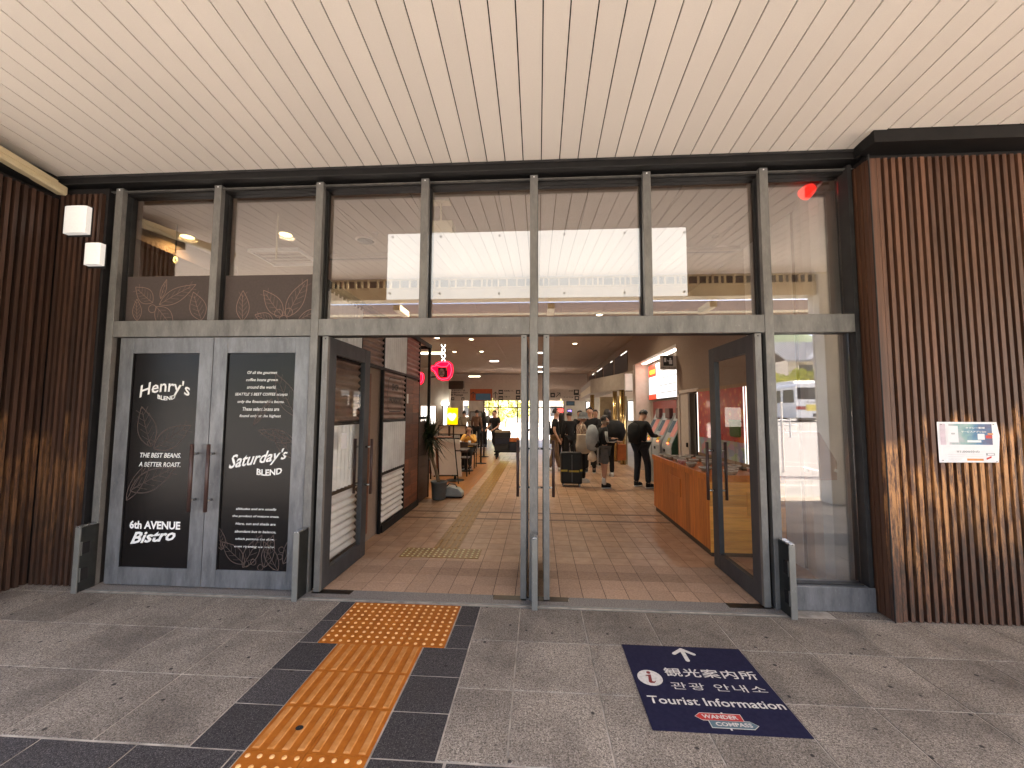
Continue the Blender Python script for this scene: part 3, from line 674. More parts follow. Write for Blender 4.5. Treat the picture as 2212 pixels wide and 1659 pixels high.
s_ = MB(); s_.box(2.70, 6.6, -.318, -.285, 3.80, 3.9).box(2.70, 2.735, -.285, -.1, 3.80, 3.895).box(2.735, 6.6, -.285, -.11, 3.815, 3.85); s_.build('fascia', 'black_metal', wr)
s_ = MB(); s_.tube([(2.775, -.16, 0), (2.775, -.16, 3.8)], .006, 6); s_.build('corner_pipe', 'dark_frame', wr)
wl = thing('slat_wall', 'dark wall of vertical brown slats wrapping the corner left of the entrance', 'wall', (-4.9, 0, 0))
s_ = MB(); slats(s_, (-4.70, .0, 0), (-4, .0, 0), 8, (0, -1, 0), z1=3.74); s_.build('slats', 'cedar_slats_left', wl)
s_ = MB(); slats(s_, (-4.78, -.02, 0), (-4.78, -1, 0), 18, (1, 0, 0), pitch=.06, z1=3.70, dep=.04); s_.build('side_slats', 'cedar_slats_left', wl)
s_ = MB(); s_.box(-9.2, -4.24, .002, .2, 0, 4.4).box(-5.1, -4.785, -1.12, .0, 0, 4.4); s_.build('backing', 'black_void', wl)
s_ = MB(); s_.box(-4.785, -4.66, -1.12, -.11, 3.74, 3.80); s_.box(-4.70, -4.66, -1.12, -.11, 3.80, 3.88); s_.build('fascia', 'black_metal', wl)
# cream gutter under the ceiling in the left corner
g0 = aty(136, 414, -.06); g1 = atx(-40, 310, -4.56)
gt = MB(); d = (g1-g0).normalized(); g1 = g0+d*1.6; q = Vector((1, 0, 0)); u = Vector((0, 0, 1))
prof = [(-.06, -.03), (.035, -.045), (.05, -.03), (.05, .035), (.035, .045), (-.06, .045)]
gt.prism([g0+q*a+u*b for a, b in prof], g1-g0)
go = gt.build('gutter', 'cream_metal', None, bevel=.004); tagp(go, 'cream metal gutter box sloping down the ceiling corner above the left slat wall', 'gutter')
gm = MB(); gm.prism([g0+q*a+u*b+d*.1 for a, b in ((.05, .0), (.058, .0), (.058, .045), (.05, .045))], g1-g0-d*.1); gm.build('lip', 'cream_metal', go)
# two white box lamps on the slats
def lamp(px0, px1, py0, py1, lab):
    A = aty(px0, py0, -.11); B = aty(px1, py1, -.11)
    t = thing('wall_lamp', lab, 'wall lamp', ((A[0]+B[0])/2, -.04, B[2]), 'white square lamps on the left slat wall')
    m_ = MB(); n = 8; pts = []
    B[0] -= .045
    for i in range(n+1):
        u_ = i/n; pts.append((A[0]+(B[0]-A[0])*u_, -.085-.012*math.sin(math.pi*u_)**.5, B[2]))
    pts += [(B[0], -.04, B[2]), (A[0], -.04, B[2])]
    m_.prism(pts, (0, 0, A[2]-B[2])); m_.build('cover', 'light_cover', t)
    box('back_plate', 'black_metal', t, A[0]-.012, B[0]+.012, -.0395, -.036, B[2]-.02, A[2]+.008)
lamp(134, 187, 443, 500, 'larger white square wall lamp mounted higher, nearer the gutter')
lamp(178, 218, 523, 569, 'smaller white square wall lamp mounted lower, nearer the glass')
# notice pinned to the right slat wall
A = aty(3688/4032*2212, 909, -.16); 
def cN(x, y): return aty((3600+.1953*x)*.5486, (1620+.1953*y)*.5486, -.156)
P = [cN(450, 210), cN(1655, 215), cN(1722, 500), cN(1705, 1030), cN(505, 1030)]
nb = MB(); nb.prism([(p[0], -.1555, p[2]) for i, p in enumerate(P)], (0, -.0012, 0)); no = nb.build('notice', 'paper_white')
tagp(no, 'white laminated taxi notice with a blue banner and orange bar pinned on the right slats', 'notice')
def nbx(x0, x1, y0, y1, m_, y=-.1585, name='print'):
    a = cN(x0, y0); b = cN(x1, y1); return MB().poly([(a[0], y, a[2]), (b[0], y, a[2]), (b[0], y, b[2]), (a[0], y, b[2])]).build(name, m_, no)
nbx(680, 1580, 250, 675, 'banner_print', name='banner'); nbx(500, 640, 250, 670, 'pink_print'); nbx(650, 890, 290, 625, 'paper_white', -.1592); nbx(1265, 1415, 450, 570, 'paper_white', -.1592)
nbx(1060, 1345, 580, 625, 'paper_white', -.1592); nbx(1430, 1560, 480, 545, 'red_paint', -.1592); nbx(1470, 1580, 440, 470, 'orange_print', -.1592)
nbx(1060, 1395, 950, 995, 'orange_print', name='orange_bar'); nbx(1440, 1620, 840, 890, 'grey_print'); nbx(1470, 1600, 850, 878, 'paper_white', -.1592)
m_ = MB(); a = cN(1455, 960); b = cN(1550, 920); dd = Vector((0, 0, .012)); m_.poly([(a[0], -.159, a[2]-.006), (b[0], -.159, b[2]-.006), (b[0], -.159, b[2]+.008), (a[0], -.159, a[2]+.008)]).build('arrow', 'red_paint', no)
def NT(s, x0, x1, y0, y1, m_): a = cN(x0, y0); b = cN(x1, y1); txt(s, m_, no, cx=(a[0]+b[0])/2, cz=(a[2]+b[2])/2, y=-.1598, w=b[0]-a[0], h=a[2]-b[2], bold=.02)
NT('タクシー配車', 1020, 1415, 312, 352, 'letter_white'); NT('サービスアプリGO', 935, 1440, 388, 430, 'letter_white'); NT('¥1,000分の', 840, 1310, 780, 842, 'grey_print')
NT('GO', 735, 810, 430, 462, 'letter_dark')
for x0_, x1_, yy in ((670, 1350, 716), (670, 1390, 872), (670, 1000, 912), (1030, 1390, 914), (680, 960, 958), (680, 930, 978)): nbx(x0_, x1_, yy-3, yy+3, 'grey_print')
for x_, y_ in ((530, 262), (1580, 262), (1655, 1010), (570, 985)): a = cN(x_, y_); MB().tube([(a[0], -.158, a[2]), (a[0], -.162, a[2])], .004, 8).build('pin', 'bright_steel', no)

# ================================================================ FLOOR STICKER
S0 = Vector((.587, -1.38, .0055)); SX = Vector((1, 0, 0)); SY = Vector((0, 1, 0)); SF = (Vector((0, 0, .0062)), SX, SY)
so_ = MB().box(.587, 1.376, -1.38, -.617, .0012, .0052).build('floor_sticker', 'sticker_navy'); tagp(so_, 'navy tourist information sticker with a white arrow on the grey pavement', 'floor sticker')
def ST(s, x0, x1, y0, y1, m_='sticker_white', **k): txt(s, m_, so_, cx=(x0+x1)/2, cz=(y0+y1)/2, w=x1-x0, h=y1-y0, frame=SF, **k)
ST('観光案内所', .79, 1.345, -.945, -.862, bold=.012, sp=1.1); ST('관광 안내소', .79, 1.335, -1.063, -1.0, bold=.0, sp=1.15); ST('Tourist Information', .622, 1.36, -1.19, -1.128, bold=.014)
def flat(mb, pts, z): mb.poly([(p[0], p[1], z) for p in pts]); return mb
ar = MB(); z = .0062
def bar(mb, a, b, wd, z):
    a = Vector((*a, 0)); b = Vector((*b, 0)); t = (b-a).normalized(); q = Vector((-t.y, t.x, 0))*wd/2; pts = []
    for i in range(9): an = math.pi*i/8; pts.append(b+q*math.cos(an)+t*math.sin(an)*wd/2)
    for i in range(9): an = math.pi*i/8; pts.append(a-q*math.cos(an)-t*math.sin(an)*wd/2)
    flat(mb, pts, z)
bar(ar, (.979, -.775), (.979, -.66), .028, z); bar(ar, (.979, -.652), (.915, -.705), .026, z+.0003); bar(ar, (.979, -.652), (1.043, -.705), .026, z+.0006); ar.build('arrow', 'sticker_white', so_)
ci = MB(); flat(ci, [(.685+.074*math.cos(i*.2618), -.968+.074*math.sin(i*.2618)) for i in range(24)], z); ci.build('round_badge', 'sticker_white', so_)
ii = MB(); flat(ii, [(.688+.013*math.cos(i*.4), -.92+.013*math.sin(i*.4)) for i in range(16)], z+.0005)
flat(ii, [(.664, -.945), (.698, -.938), (.69, -1.0), (.702, -1.005), (.708, -.995), (.712, -1.0), (.7, -1.018), (.675, -1.018), (.668, -1.008), (.678, -.955), (.664, -.952)], z+.0005); ii.build('letter_i', 'maroon', so_)
bd = MB(); RP = [(.835, -1.275), (.865, -1.245), (1.075, -1.245), (1.105, -1.29), (.865, -1.302)]
def arrowp(x0, x1, y0, y1, left, e=0):
    m2 = (y0+y1)/2
    return [(x0-e, m2), (x0+.03, y1+e), (x1+e, y1+e), (x1+e, y0-e), (x0+.03, y0-e)] if left else [(x0-e, y1+e), (x1-.03, y1+e), (x1+e, m2), (x1-.03, y0-e), (x0-e, y0-e)]
flat(bd, arrowp(.84, 1.08, -1.295, -1.247, True, .004), z); flat(bd, arrowp(.9, 1.14, -1.345, -1.297, False, .004), z+.0002); flat(bd, [(.985, -1.235), (.995, -1.235), (.995, -1.36), (.985, -1.36)], z-.0002); bd.build('badge_outline', 'sticker_white', so_)
flat(MB(), arrowp(.84, 1.08, -1.295, -1.247, True), z+.0004).build('red_board', 'sticker_red', so_); flat(MB(), arrowp(.9, 1.14, -1.345, -1.297, False), z+.0008).build('teal_board', 'sticker_teal', so_)
SF = (Vector((0, 0, .0075)), SX, SY); ST('WANDER', .875, 1.06, -1.285, -1.257, bold=.03); ST('COMPASS', .925, 1.11, -1.335, -1.307, bold=.03)

pm('column_dark', (.06, .055, .05), (.045, .042, .04), 6, .8)
cx_ = aty(1789, 900, 4.1)[0]; cx2 = aty(1880, 900, 4.1)[0]
o = box('added_column', 'concrete', None, cx_, cx2, -4.3, -3.97, 0, 4.25, bevel=.02); tagp(o, 'added pale square concrete column out of view, mirrored in the right pane', 'column')  # unseen column added to cut off and brighten the right pane's reflection
# ================================================================ HALL SHELL
def c3(x, y): return (658.4+.397*x, 685.8+.397*y)
def c4(x, y): return (1124.6+.3967*x, 685.8+.3967*y)
def cf(x, y): return ((1620+.2532*x)*.5486, (1300+.2532*y)*.5486)
def cl(x, y): return ((1640+.2653*x)*.5486, (1560+.2653*y)*.5486)
def cp(x, y): return ((2120+.2532*x)*.5486, (1560+.2532*y)*.5486)
def cq(x, y): return ((2120+.2532*x)*.5486, (1300+.2532*y)*.5486)
def ct(x, y): return ((2500+.3014*x)*.5486, (1350+.3014*y)*.5486)
def cc(x, y): return ((2500+.3375*x)*.5486, (1740+.3375*y)*.5486)
def pbox(name, m, parent, p0, p1, Y, th=.04, bevel=0):
    """upright panel facing the street whose front lies at depth Y between two measured corners"""
    A = aty(*p0, Y); B = aty(*p1, Y)
    return box(name, m, parent, min(A[0], B[0]), max(A[0], B[0]), Y, Y+th, min(A[2], B[2]), max(A[2], B[2]), bevel=bevel)
cg = MB()
for i in range(14):
    for j in range(6):
        a = -9.5+.91*i; y0 = .205+3.4*j; cg.box(a+.004, a+.906, y0+.004, min(y0+3.396, 20.1), 3.85, 3.87)
struct(cg.build('hall_ceiling', 'ceiling_gypsum')); struct(box('roof_slab', 'groove_dark', None, -9.6, 15.6, .2, 21, 3.875, 4.7))
hw = thing('hall_wall', 'long beige right wall of the hall with the ticket recess and service door', 'wall', (2.9, 8, 0))
s_ = MB(); s_.box(2.80, 3.3, .95, 3.68, 0, 3.85).box(2.80, 3.3, 4.62, 4.74, 0, 3.85).box(2.80, 3.3, 3.68, 4.62, 2.01, 3.85).box(2.8, 3.3, 4.74, 8.2, 3.02, 3.85).box(2.8, 3.3, 8.2, 8.5, 0, 3.85).box(2.86, 3.3, 8.5, 20, 2.9, 3.85)
s_.build('wall_face', 'interior_wall', hw)
s_ = MB(); s_.box(3.22, 3.3, 4.74, 8.2, 0, 3.02).box(2.8, 3.22, 8.18, 8.2, 0, 3.02).box(2.8, 3.22, 4.74, 8.18, 3.0, 3.02).box(2.798, 2.8, 8.2, 8.46, 0, 3.02); s_.build('recess_lining', 'wall_pale', hw)
box('recess_light', 'lamp_white', hw, 2.95, 3.05, 5, 8, 2.985, 2.998)
dd = MB(); dd.box(2.79, 2.83, 3.64, 3.70, 0, 2.05).box(2.79, 2.83, 4.60, 4.66, 0, 2.05).box(2.79, 2.83, 3.64, 4.66, 2.0, 2.06); dd.build('door_frame', 'wall_pale', hw)
dl_ = MB(); dl_.box(2.815, 2.85, 4.2, 4.6, 0, 2.0); dh = dl_.build('service_door', 'wall_pale', hw); box('lock', 'black_metal', dh, 2.79, 2.815, 4.24, 4.28, .98, 1.06)
box('dark_opening', 'black_metal', hw, 3.1, 3.12, 3.7, 4.6, 0, 2.0); 
sh = MB()
for k in range(5): sh.box(3.0, 3.09, 3.75, 4.05, .9+.22*k, .93+.22*k)
sh.build('shelf_papers', 'white_plastic', hw)
cw = thing('concrete_pier', 'bare grey concrete pier and wall end behind the right glass pane', 'pier', (2.9, .6, 0))
s_ = MB(); s_.prism([(2.83, .95, 0), (2.775, .8, 0), (2.725, .66, 0), (2.735, .54, 0), (2.80, .5, 0), (3.4, .5, 0), (3.4, .95, 0)], (0, 0, 3.85)); s_.build('pier', 'concrete', cw)
box('wall_end', 'concrete', cw, 2.792, 3.3, .951, 1.95, 0, 3.849)
# left side of the hall: shop kiosk with corrugated panels
kw = thing('shop_wall', 'kiosk wall of corrugated metal and wood panels in black frames', 'shop wall', (-2.2, 2.2, 0))
def corr(y0, y1, z0, z1, vert, m_, amp=.015, wl=None):
    mb = MB(); wl = wl or (.085 if vert else .077); L = (y1-y0) if vert else (z1-z0); n = int(L/wl*8)+1; a0 = []; 
    for i in range(n+1):
        t = L*i/n; dx = (amp*1.4 if vert else amp)*math.sin(2*math.pi*t/wl)
        if vert: mb.v += [(-2.1+dx, y0+t, z0), (-2.1+dx, y0+t, z1)]
        else: mb.v += [(-2.1+dx, y0, z0+t), (-2.1+dx, y1, z0+t)]
    for i in range(n): mb.f.append((2*i, 2*i+1, 2*i+3, 2*i+2))
    return mb.build('corrugated_panel', m_, kw, smooth=True)
ZR = (.1, .78, 1.49, 2.2, 2.84)
for c_, (y0, y1) in enumerate(((.25, 1.03), (1.8, 2.67))):
    corr(y0, y1, ZR[0]+.02, ZR[1]-.02, False, 'corrugated_white'); corr(y0, y1, ZR[1]+.02, ZR[2]-.02, True, 'corrugated_white')
    lp = corr(y0, y1, ZR[2]+.02, ZR[3]-.02, False, 'corrugated_rust'); corr(y0, y1, ZR[3]+.02, ZR[4], True, 'corrugated_white')
corr(1.06, 1.76, ZR[3]+.02, ZR[4], False, 'corrugated_rust'); corr(2.71, 3.42, ZR[3]+.02, ZR[4], False, 'corrugated_red')
fr_ = MB()
for y in (.2, 1.03, 1.74, 2.67, 3.42): fr_.box(-2.125, -2.085, y, y+.035, 0, 2.9)
for z_ in ZR: fr_.box(-2.122, -2.087, .2, 1.06, z_-.018, z_+.018).box(-2.122, -2.087, 1.76, 2.70, z_-.018, z_+.018)
fr_.box(-2.122, -2.087, 1.06, 1.76, 2.18, 2.22).box(-2.122, -2.087, 2.7, 3.45, 2.18, 2.22).box(-2.13, -2.07, .2, 4.15, 2.86, 2.92); fr_.box(-2.11, -2.07, 1.8, 3.45, 0, .1).build('frame', 'black_metal', kw)
wd = MB(); k = 0; z_ = .02
while z_ < 2.1:
    h_ = random.choice((.14, .18, .22)); yy = 2.72+random.uniform(.15, .5)
    wd.box(-2.12, -2.09, 2.71, yy, z_, z_+h_-.003).box(-2.12, -2.09, yy+.003, 3.42, z_, z_+h_-.003); z_ += h_
wd.build('wood_cladding', 'shop_wood', kw)
wd = MB(); z_ = .02
while z_ < 1.42: wd.box(-2.12, -2.09, 3.46, 4.12, z_, z_+.2); z_ += .204
wd.build('wood_cladding', 'dark_wood', kw); wd = MB(); wd.box(-2.6, -2.2, 1.08, 1.74, 0, 2.16).build('dark_doorway', 'black_void', kw); box('inner_door', 'shop_wood', kw, -2.15, -2.13, 1.1, 1.45, .1, 2.1)
pf = MB(); pf.box(-2.13, -2.08, 4.1, 4.15, 0, 2.9).box(-2.12, -2.09, 3.45, 4.1, 1.48, 1.53).box(-4.6, -2.1, 4.1, 4.15, 2.84, 2.9); pf.build('pole_frame', 'black_metal', kw)
box('back', 'interior_wall', kw, -2.2, -2.14, .2, 3.45, 0, 2.86)
FK = (Vector((-2.083, 0, 0)), Vector((0, -1, 0)), Vector((0, 0, 1)))
FK = (Vector((-2.083, 0, 0)), Vector((0, 1, 0)), Vector((0, 0, 1)))
txt('SHOP', 'letter_dark', kw, cx=2.2, cz=1.97, w=.26, h=.1, frame=FK, bold=.03, name='sign_lettering'); txt('PROVISIONS', 'letter_dark', kw, cx=2.22, cz=1.78, w=.5, h=.1, frame=FK, bold=.03, name='sign_lettering')
fm = MB(); P_ = [(1.98, 2.1), (2.44, 2.1), (2.5, 2.04), (2.5, 1.94), (2.53, 1.88), (2.5, 1.8), (2.5, 1.68), (2.44, 1.62), (1.98, 1.62), (1.92, 1.68), (1.92, 1.8), (1.89, 1.88), (1.92, 1.94), (1.92, 2.04), (1.98, 2.1)]
fm.strip([(-2.084, a, b) for a, b in P_], .012, (1, 0, 0)); fm.build('sign_border', 'letter_dark', kw)
sw_ = MB(); sw_.box(-2.088, -2.08, 2.74, 2.8, 1.75, 1.9); sw_.build('switch_plate', 'white_plastic', kw)
# far parts of the hall
fw = thing('far_wall', 'far end wall of the hall with bright glass doors below a header', 'wall', (-1, 20.2, 0))
Yf = 20.2
hd = MB(); hd.box(-9.5, 6, Yf, Yf+.3, 2.45, 3.85); hd.build('header', 'wall_pale', fw)
def fx(p): return aty(p, 900, Yf)[0]
X0, X1, X2, X3 = fx(1000), fx(1012), fx(1045.7), fx(1219)
s_ = MB(); s_.box(-9.5, X0, Yf, Yf+.3, 0, 2.45).box(X1, X2, Yf, Yf+.3, 0, 2.45).box(X3, 6, Yf, Yf+.3, 0, 2.45); s_.build('wall_face', 'concrete', fw)
fm = MB()
for p_ in (1045.7, 1056, 1076, 1118, 1137, 1163, 1185, 1218): a = fx(p_); fm.box(a-.03, a+.03, Yf-.02, Yf+.05, 0, 2.44)
zt_ = aty(1080, 880, Yf)[2]; fm.box(X2, X3, Yf-.015, Yf+.045, zt_-.03, zt_+.03); a = fx(1098); fm.box(a-.015, a+.015, Yf-.02, Yf+.05, zt_, 2.44)
fm.build('glazing_frame', 'black_metal', fw); box('glass_pane', 'glass_thin', fw, X2, X3, Yf+.01, Yf+.018, .02, 2.44)
# side wall of the cafe, far left
lw_ = thing('side_wall', 'plain side wall closing the cafe on the far left', 'wall', (-9, 10, 0)); box('wall_face', 'interior_wall', lw_, -9.3, -9, .2, 20.4, 0, 3.85)
box('shade_wall', 'interior_wall', lw_, -9.3, -4.9, .2, .3, 0, 3.85)
# stone-clad column left of the far wall and dark column
col_ = thing('stone_column', 'stone clad column with a lit poster behind the cafe', 'column', (-4, 17, 0))
pbox('shaft', 'concrete', col_, (903, 730), cf(575, 1480), 16.5, .5); pbox('dark_top', 'dark_wood', col_, cf(580, 790), cf(805, 915), 16.4, .3)
def lit(name, label, cat, p0, p1, Y, m_, fr_m='black_metal', group=None):
    A = aty(*p0, Y); B = aty(*p1, Y); t = thing(name, label, cat, ((A[0]+B[0])/2, Y, B[2]), group)
    pbox('frame', fr_m, t, (p0[0]-1.5, p0[1]-1.5), (p1[0]+1.5, p1[1]+1.5), Y, .06); pbox('face', m_, t, p0, p1, Y-.01, .008); return t
lit('light_box', 'pale lit poster box on the stone column behind the palm', 'light box', cf(150, 1180), cf(370, 1470), 16.3, 'poster_light', 'pale_wood')
ypo = lit('light_box', 'bright yellow lit food poster beyond the cafe screens', 'light box', cf(565, 1212), cf(715, 1465), 16.3, 'poster_yellow', 'yellow_strap')
for (a, b, r_, m_) in ((600, 1330, 45, 'poster_food'), (660, 1330, 40, 'poster_food'), (630, 1360, 50, 'poster_food'), (600, 1340, 16, 'orange_print')):
    c_ = aty(*cf(a, b), 16.28); rr = r_*.2532*.5486/874*20; MB().poly([(c_[0]+rr*math.cos(i*.42), 16.28-.001*r_/10, c_[2]+rr*math.sin(i*.42)) for i in range(15)]).build('picture', m_, ypo)
wp = lit('pale_poster', 'tall pale poster strip beside the yellow poster', 'poster', cf(500, 1150), cf(560, 1475), 16.35, 'poster_light'); pbox('lamp_head', 'lamp_white', wp, cf(470, 1118), cf(578, 1165), 16.2, .05)
lit('wall_picture', 'dark framed picture behind the far group of people', 'picture', cf(915, 1275), cf(1090, 1400), 18.5, 'grey_print')
# overhead direction sign
ds = thing('direction_sign', 'long overhead direction sign across the hall with an orange middle panel', 'sign', (-1.5, 18, 2.3)); Ys = 18.0
def sg(name, m_, p0, p1, dy=0, th=.02): return pbox(name, m_, ds, p0, p1, Ys-dy, th)
sg('left_panel', 'wall_pale', cf(475, 915), cf(905, 1100)); sg('middle_panel', 'orange_sign', cf(910, 915), cf(1255, 1100)); sg('right_panel', 'wall_pale', cf(1262, 915), cq(345, 1100)); sg('end_panel', 'wall_pale', cq(355, 915), cq(725, 1100))
sg('screen', 'screen_blue', cf(1000, 985), cf(1230, 1090), .02, .018)
ic = [(cf(1355, 930), cf(1425, 995)), (cf(1355, 1025), cf(1425, 1088)), (cf(1625, 930), cf(1693, 995)), (cf(1625, 1015), cf(1693, 1080)), (cf(620, 1045), cf(665, 1090)), (cf(778, 1045), cf(823, 1090)), (cq(187, 975), cq(257, 1045)), (cq(550, 925), cq(630, 1010)), (cq(563, 1025), cq(632, 1090)), (cf(475, 915), cf(515, 1100))]
for p0, p1 in ic: sg('icon', 'letter_dark', p0, p1, .012, .01)
for p0, p1 in [(cf(1365, 952), cf(1416, 972)), (cf(1365, 1048), cf(1416, 1068)), (cf(1643, 950), cf(1676, 980)), (cf(1640, 1042), cf(1680, 1062)), (cf(635, 1055), cf(655, 1078)), (cf(792, 1055), cf(810, 1085)), (cq(570, 940), cq(612, 975)), (cq(205, 995), cq(240, 1025)), (cq(580, 1040), cq(618, 1070))]: sg('icon_figure', 'wall_pale', p0, p1, .018, .005)
def sarrow(c, d, m_='letter_dark'):
    c = aty(*c, Ys-.016); L = .16; a = MB(); dv = Vector((d[0], 0, d[1])).normalized(); q = Vector((-dv[2], 0, dv[0]))
    c = Vector((c[0], Ys-.016, c[2])); a.strip([c-dv*L, c+dv*L], .035, (0, 1, 0)); a.strip([c+dv*L-(dv+q)*.12, c+dv*(L+.01), c+dv*L-(dv-q)*.12], .035, (0, 1, 0)); a.build('arrow', m_, ds)
sarrow(cf(578, 1008), (-1, 0)); sarrow(cf(960, 1010), (0, 1)); sarrow(cf(1307, 1010), (0, 1)); sarrow(cq(303, 1010), (1, 1)); sarrow(cq(680, 1010), (1, 0))
def sT(s, p0, p1, m_='letter_dark', b=.02):
    A = aty(*p0, Ys-.016); B = aty(*p1, Ys-.016); txt(s, m_, ds, cx=(A[0]+B[0])/2, cz=(A[2]+B[2])/2, y=Ys-.016, w=B[0]-A[0], h=A[2]-B[2], bold=b)
sT('えきマチ1丁目', cf(628, 925), cf(830, 952)); sT('EKIMACHI 1-chome', cf(620, 962), cf(880, 982)); sT('B Passage', cf(622, 990), cf(805, 1028)); sT('在来線', cq(470, 935), cq(535, 955)); sT('きっぷうりば', cq(392, 1030), cq(545, 1055))
sT('長距離バス', cf(1440, 932), cf(1585, 956)); sT('路線バス', cf(1440, 1025), cf(1530, 1048))
# right-hand part of the hall past the recess
cnp = thing('gate_canopy', 'pale boxed canopy over the ticket gates along the right wall', 'canopy', (2.4, 12, 2.5))
mb = MB(); mb.prism([(1.95, 11.5, 2.33), (2.82, 8.6, 2.36), (2.86, 17.4, 2.36), (2.2, 17.4, 2.33)], (0, 0, .5)); pm('gate_pale', (.4, .34, .28), (.34, .29, .24), 5, .5); mb.build('fascia', 'gate_pale', cnp)
mb = MB(); mb.prism([(1.94, 11.5, 2.34), (2.195, 17.4, 2.34), (2.19, 17.4, 2.6), (1.93, 11.5, 2.6)], (.02, 0, 0)); mb.build('strip', 'cream_metal', cnp)
gp = []
for k, (px, yy) in enumerate(((828, 13.0), (852, 13.0), (1180, 10.2), (1205, 10.2), (1285, 9.4), (1325, 9.4))):
    A = aty(*cp(px, 200), yy); t = MB(); t.lathe((A[0], yy, 0), [(.05, 0), (.05, 2.34)], 12)
    o = t.build('gate_column', 'gold_metal', None, smooth=True)
    tagp(o, ('thin brass column, farthest left of the gate columns', 'thin brass column beside the farthest gate column', 'brass column behind the boy with the grey backpack, left of a pair', 'brass column behind the boy with the grey backpack, right of a pair', 'brass column nearest the ticket recess, left of a pair', 'brass column nearest the ticket recess, right of a pair')[k], 'column', 'brass columns at the ticket gates')
gb_ = thing('gate_screen', 'dull metal screen wall behind the brass columns', 'screen', (2.3, 14, 0)); pbox('panel', 'gold_dull', gb_, cp(800, 0), cp(1060, 900), 15, .1) if 0 else None
pm('gold_dull', (.3, .22, .13), (.2, .14, .08), 3, .4, .5)
pbox('panel', 'gold_dull', gb_, cp(955, 10), cp(1165, 600), 11.5, .1); pbox('side_panel', 'gold_dull', gb_, cp(1230, 0), cp(1390, 1120), 9.9, .1)
lit('lit_window', 'stack of bright panes beside the ticket recess', 'window', cp(1395, 80), cp(1500, 380), 8.9, 'fare_white')
lit('lit_window', 'narrow bright pane left of the brass columns', 'window', cp(748, 90), cp(795, 320), 13.6, 'poster_light')
lit('screen', 'small purple lit screen above the crowd', 'screen', cp(455, 215), cp(515, 275), 18.8, 'screen_purple'); lit('info_board', 'small dark information board right of the far doors', 'sign', cp(445, 88), cp(553, 135), 18.7, 'screen_blue')
vs = thing('projecting_sign', 'white vertical box sign projecting beside the ticket recess', 'sign', (2.6, 8.6, 2.2)); pbox('case', 'white_plastic', vs, cq(1350, 675), cq(1470, 940), 8.3, .12, bevel=.01); pbox('foot', 'black_metal', vs, cq(1362, 940), cq(1462, 950), 8.3, .1)
for k in range(4):
    y0 = 9.4+2.5*k; hwn = MB(); hwn.box(2.845, 2.86, y0, y0+2.1, 2.95, 3.6); o = hwn.build('high_window', 'dark_wood', None)
    tagp(o, ('high dark window nearest the recess on the right wall', 'second high dark window along the right wall', 'third high dark window along the right wall', 'high dark window farthest down the right wall')[k], 'window', 'high windows over the gates')
    box('bright_strip', 'poster_light', o, 2.843, 2.845, y0+.05, y0+(1.0, .5, 1.6, .8)[k], 3.565, 3.595)
# fare board, pictogram sign, machines
fb = thing('fare_board', 'glowing white fare chart with a red left strip above the ticket machines', 'fare board', (3.15, 6.2, 1.9))
XB = 3.15; y_l = atx(*ct(185, 500), XB)[1]; y_r = atx(*ct(552, 500), XB)[1]; y_m = atx(*ct(280, 500), XB)[1]; zt_ = atx(*ct(400, 225), XB)[2]; zb_ = atx(*ct(400, 718), XB)[2]
box('case', 'black_metal', fb, XB+.005, 3.215, y_r-.02, y_l+.02, zb_-.02, zt_+.02); box('white_chart', 'fare_white', fb, XB-.004, XB, y_r, y_m, zb_, zt_)
H_ = zt_-zb_
for a, b, m_ in ((0, .14, 'fare_red'), (.14, .66, 'fare_white'), (.66, 1, 'fare_red')): box('red_strip' if m_ == 'fare_red' else 'white_strip', m_, fb, XB-.004, XB, y_m+.002, y_l, zb_+H_*a, zb_+H_*b)
box('orange_text', 'fare_orange', fb, XB-.008, XB-.006, y_m+.1, y_l-.1, zb_+H_*.74, zb_+H_*.86)
for q_ in (.14, .34, .54, .74): box('chart_line', 'grey_print', fb, XB-.008, XB-.006, y_r+.05, y_m-.05, zb_+H_*q_, zb_+H_*q_+.02)
for q_ in (.2, .4, .6, .8):
    tk = MB()
    for i in range(18): yy = y_r+.1+(y_m-y_r-.2)*i/17; tk.box(XB-.0075, XB-.006, yy, yy+.012, zb_+H_*q_, zb_+H_*q_+random.uniform(.02, .06))
    tk.build('chart_marks', 'grey_print', fb)
yp = atx(*ct(552, 250), 2.8)[1]; ps = thing('pictogram_sign', 'projecting pictogram sign of a person at a ticket machine', 'sign', (2.6, yp, 2.4))
def cpg(x, y): return ((2620+60/1659*x)*.5486, (1380+60/1659*y)*.5486)
pbox('case', 'wall_pale', ps, ct(335, 163), ct(545, 346), yp, .09, bevel=.004); pbox('icon', 'letter_dark', ps, ct(370, 172), ct(500, 300), yp-.003, .002)
def pc(c_, r_): A = aty(*c_, yp-.005); return [(A[0]+r_*math.cos(i*.5), yp-.005, A[2]+r_*math.sin(i*.5)) for i in range(13)]
MB().poly(pc(ct(462, 208), .018)).build('figure_head', 'white_plastic', ps)
fg = MB(); 
for p0, p1 in ((ct(445, 222), ct(488, 278)),): A = aty(*p0, yp-.005); B = aty(*p1, yp-.005); fg.poly([(A[0], yp-.005, A[2]), (B[0], yp-.005, A[2]), (B[0], yp-.005, B[2]), (A[0], yp-.005, B[2])])
A = [aty(*q, yp-.006) for q in (ct(450, 228), ct(430, 243), ct(424, 222))]; fg.strip(A, .014, (0, 1, 0)); fg.build('figure_body', 'white_plastic', ps)
A = aty(*ct(380, 195), yp-.005); B = aty(*ct(410, 250), yp-.005); MB().poly([(A[0], yp-.005, A[2]), (B[0], yp-.005, A[2]), (B[0], yp-.005, B[2]), (A[0], yp-.005, B[2])]).build('machine_icon', 'white_plastic', ps)
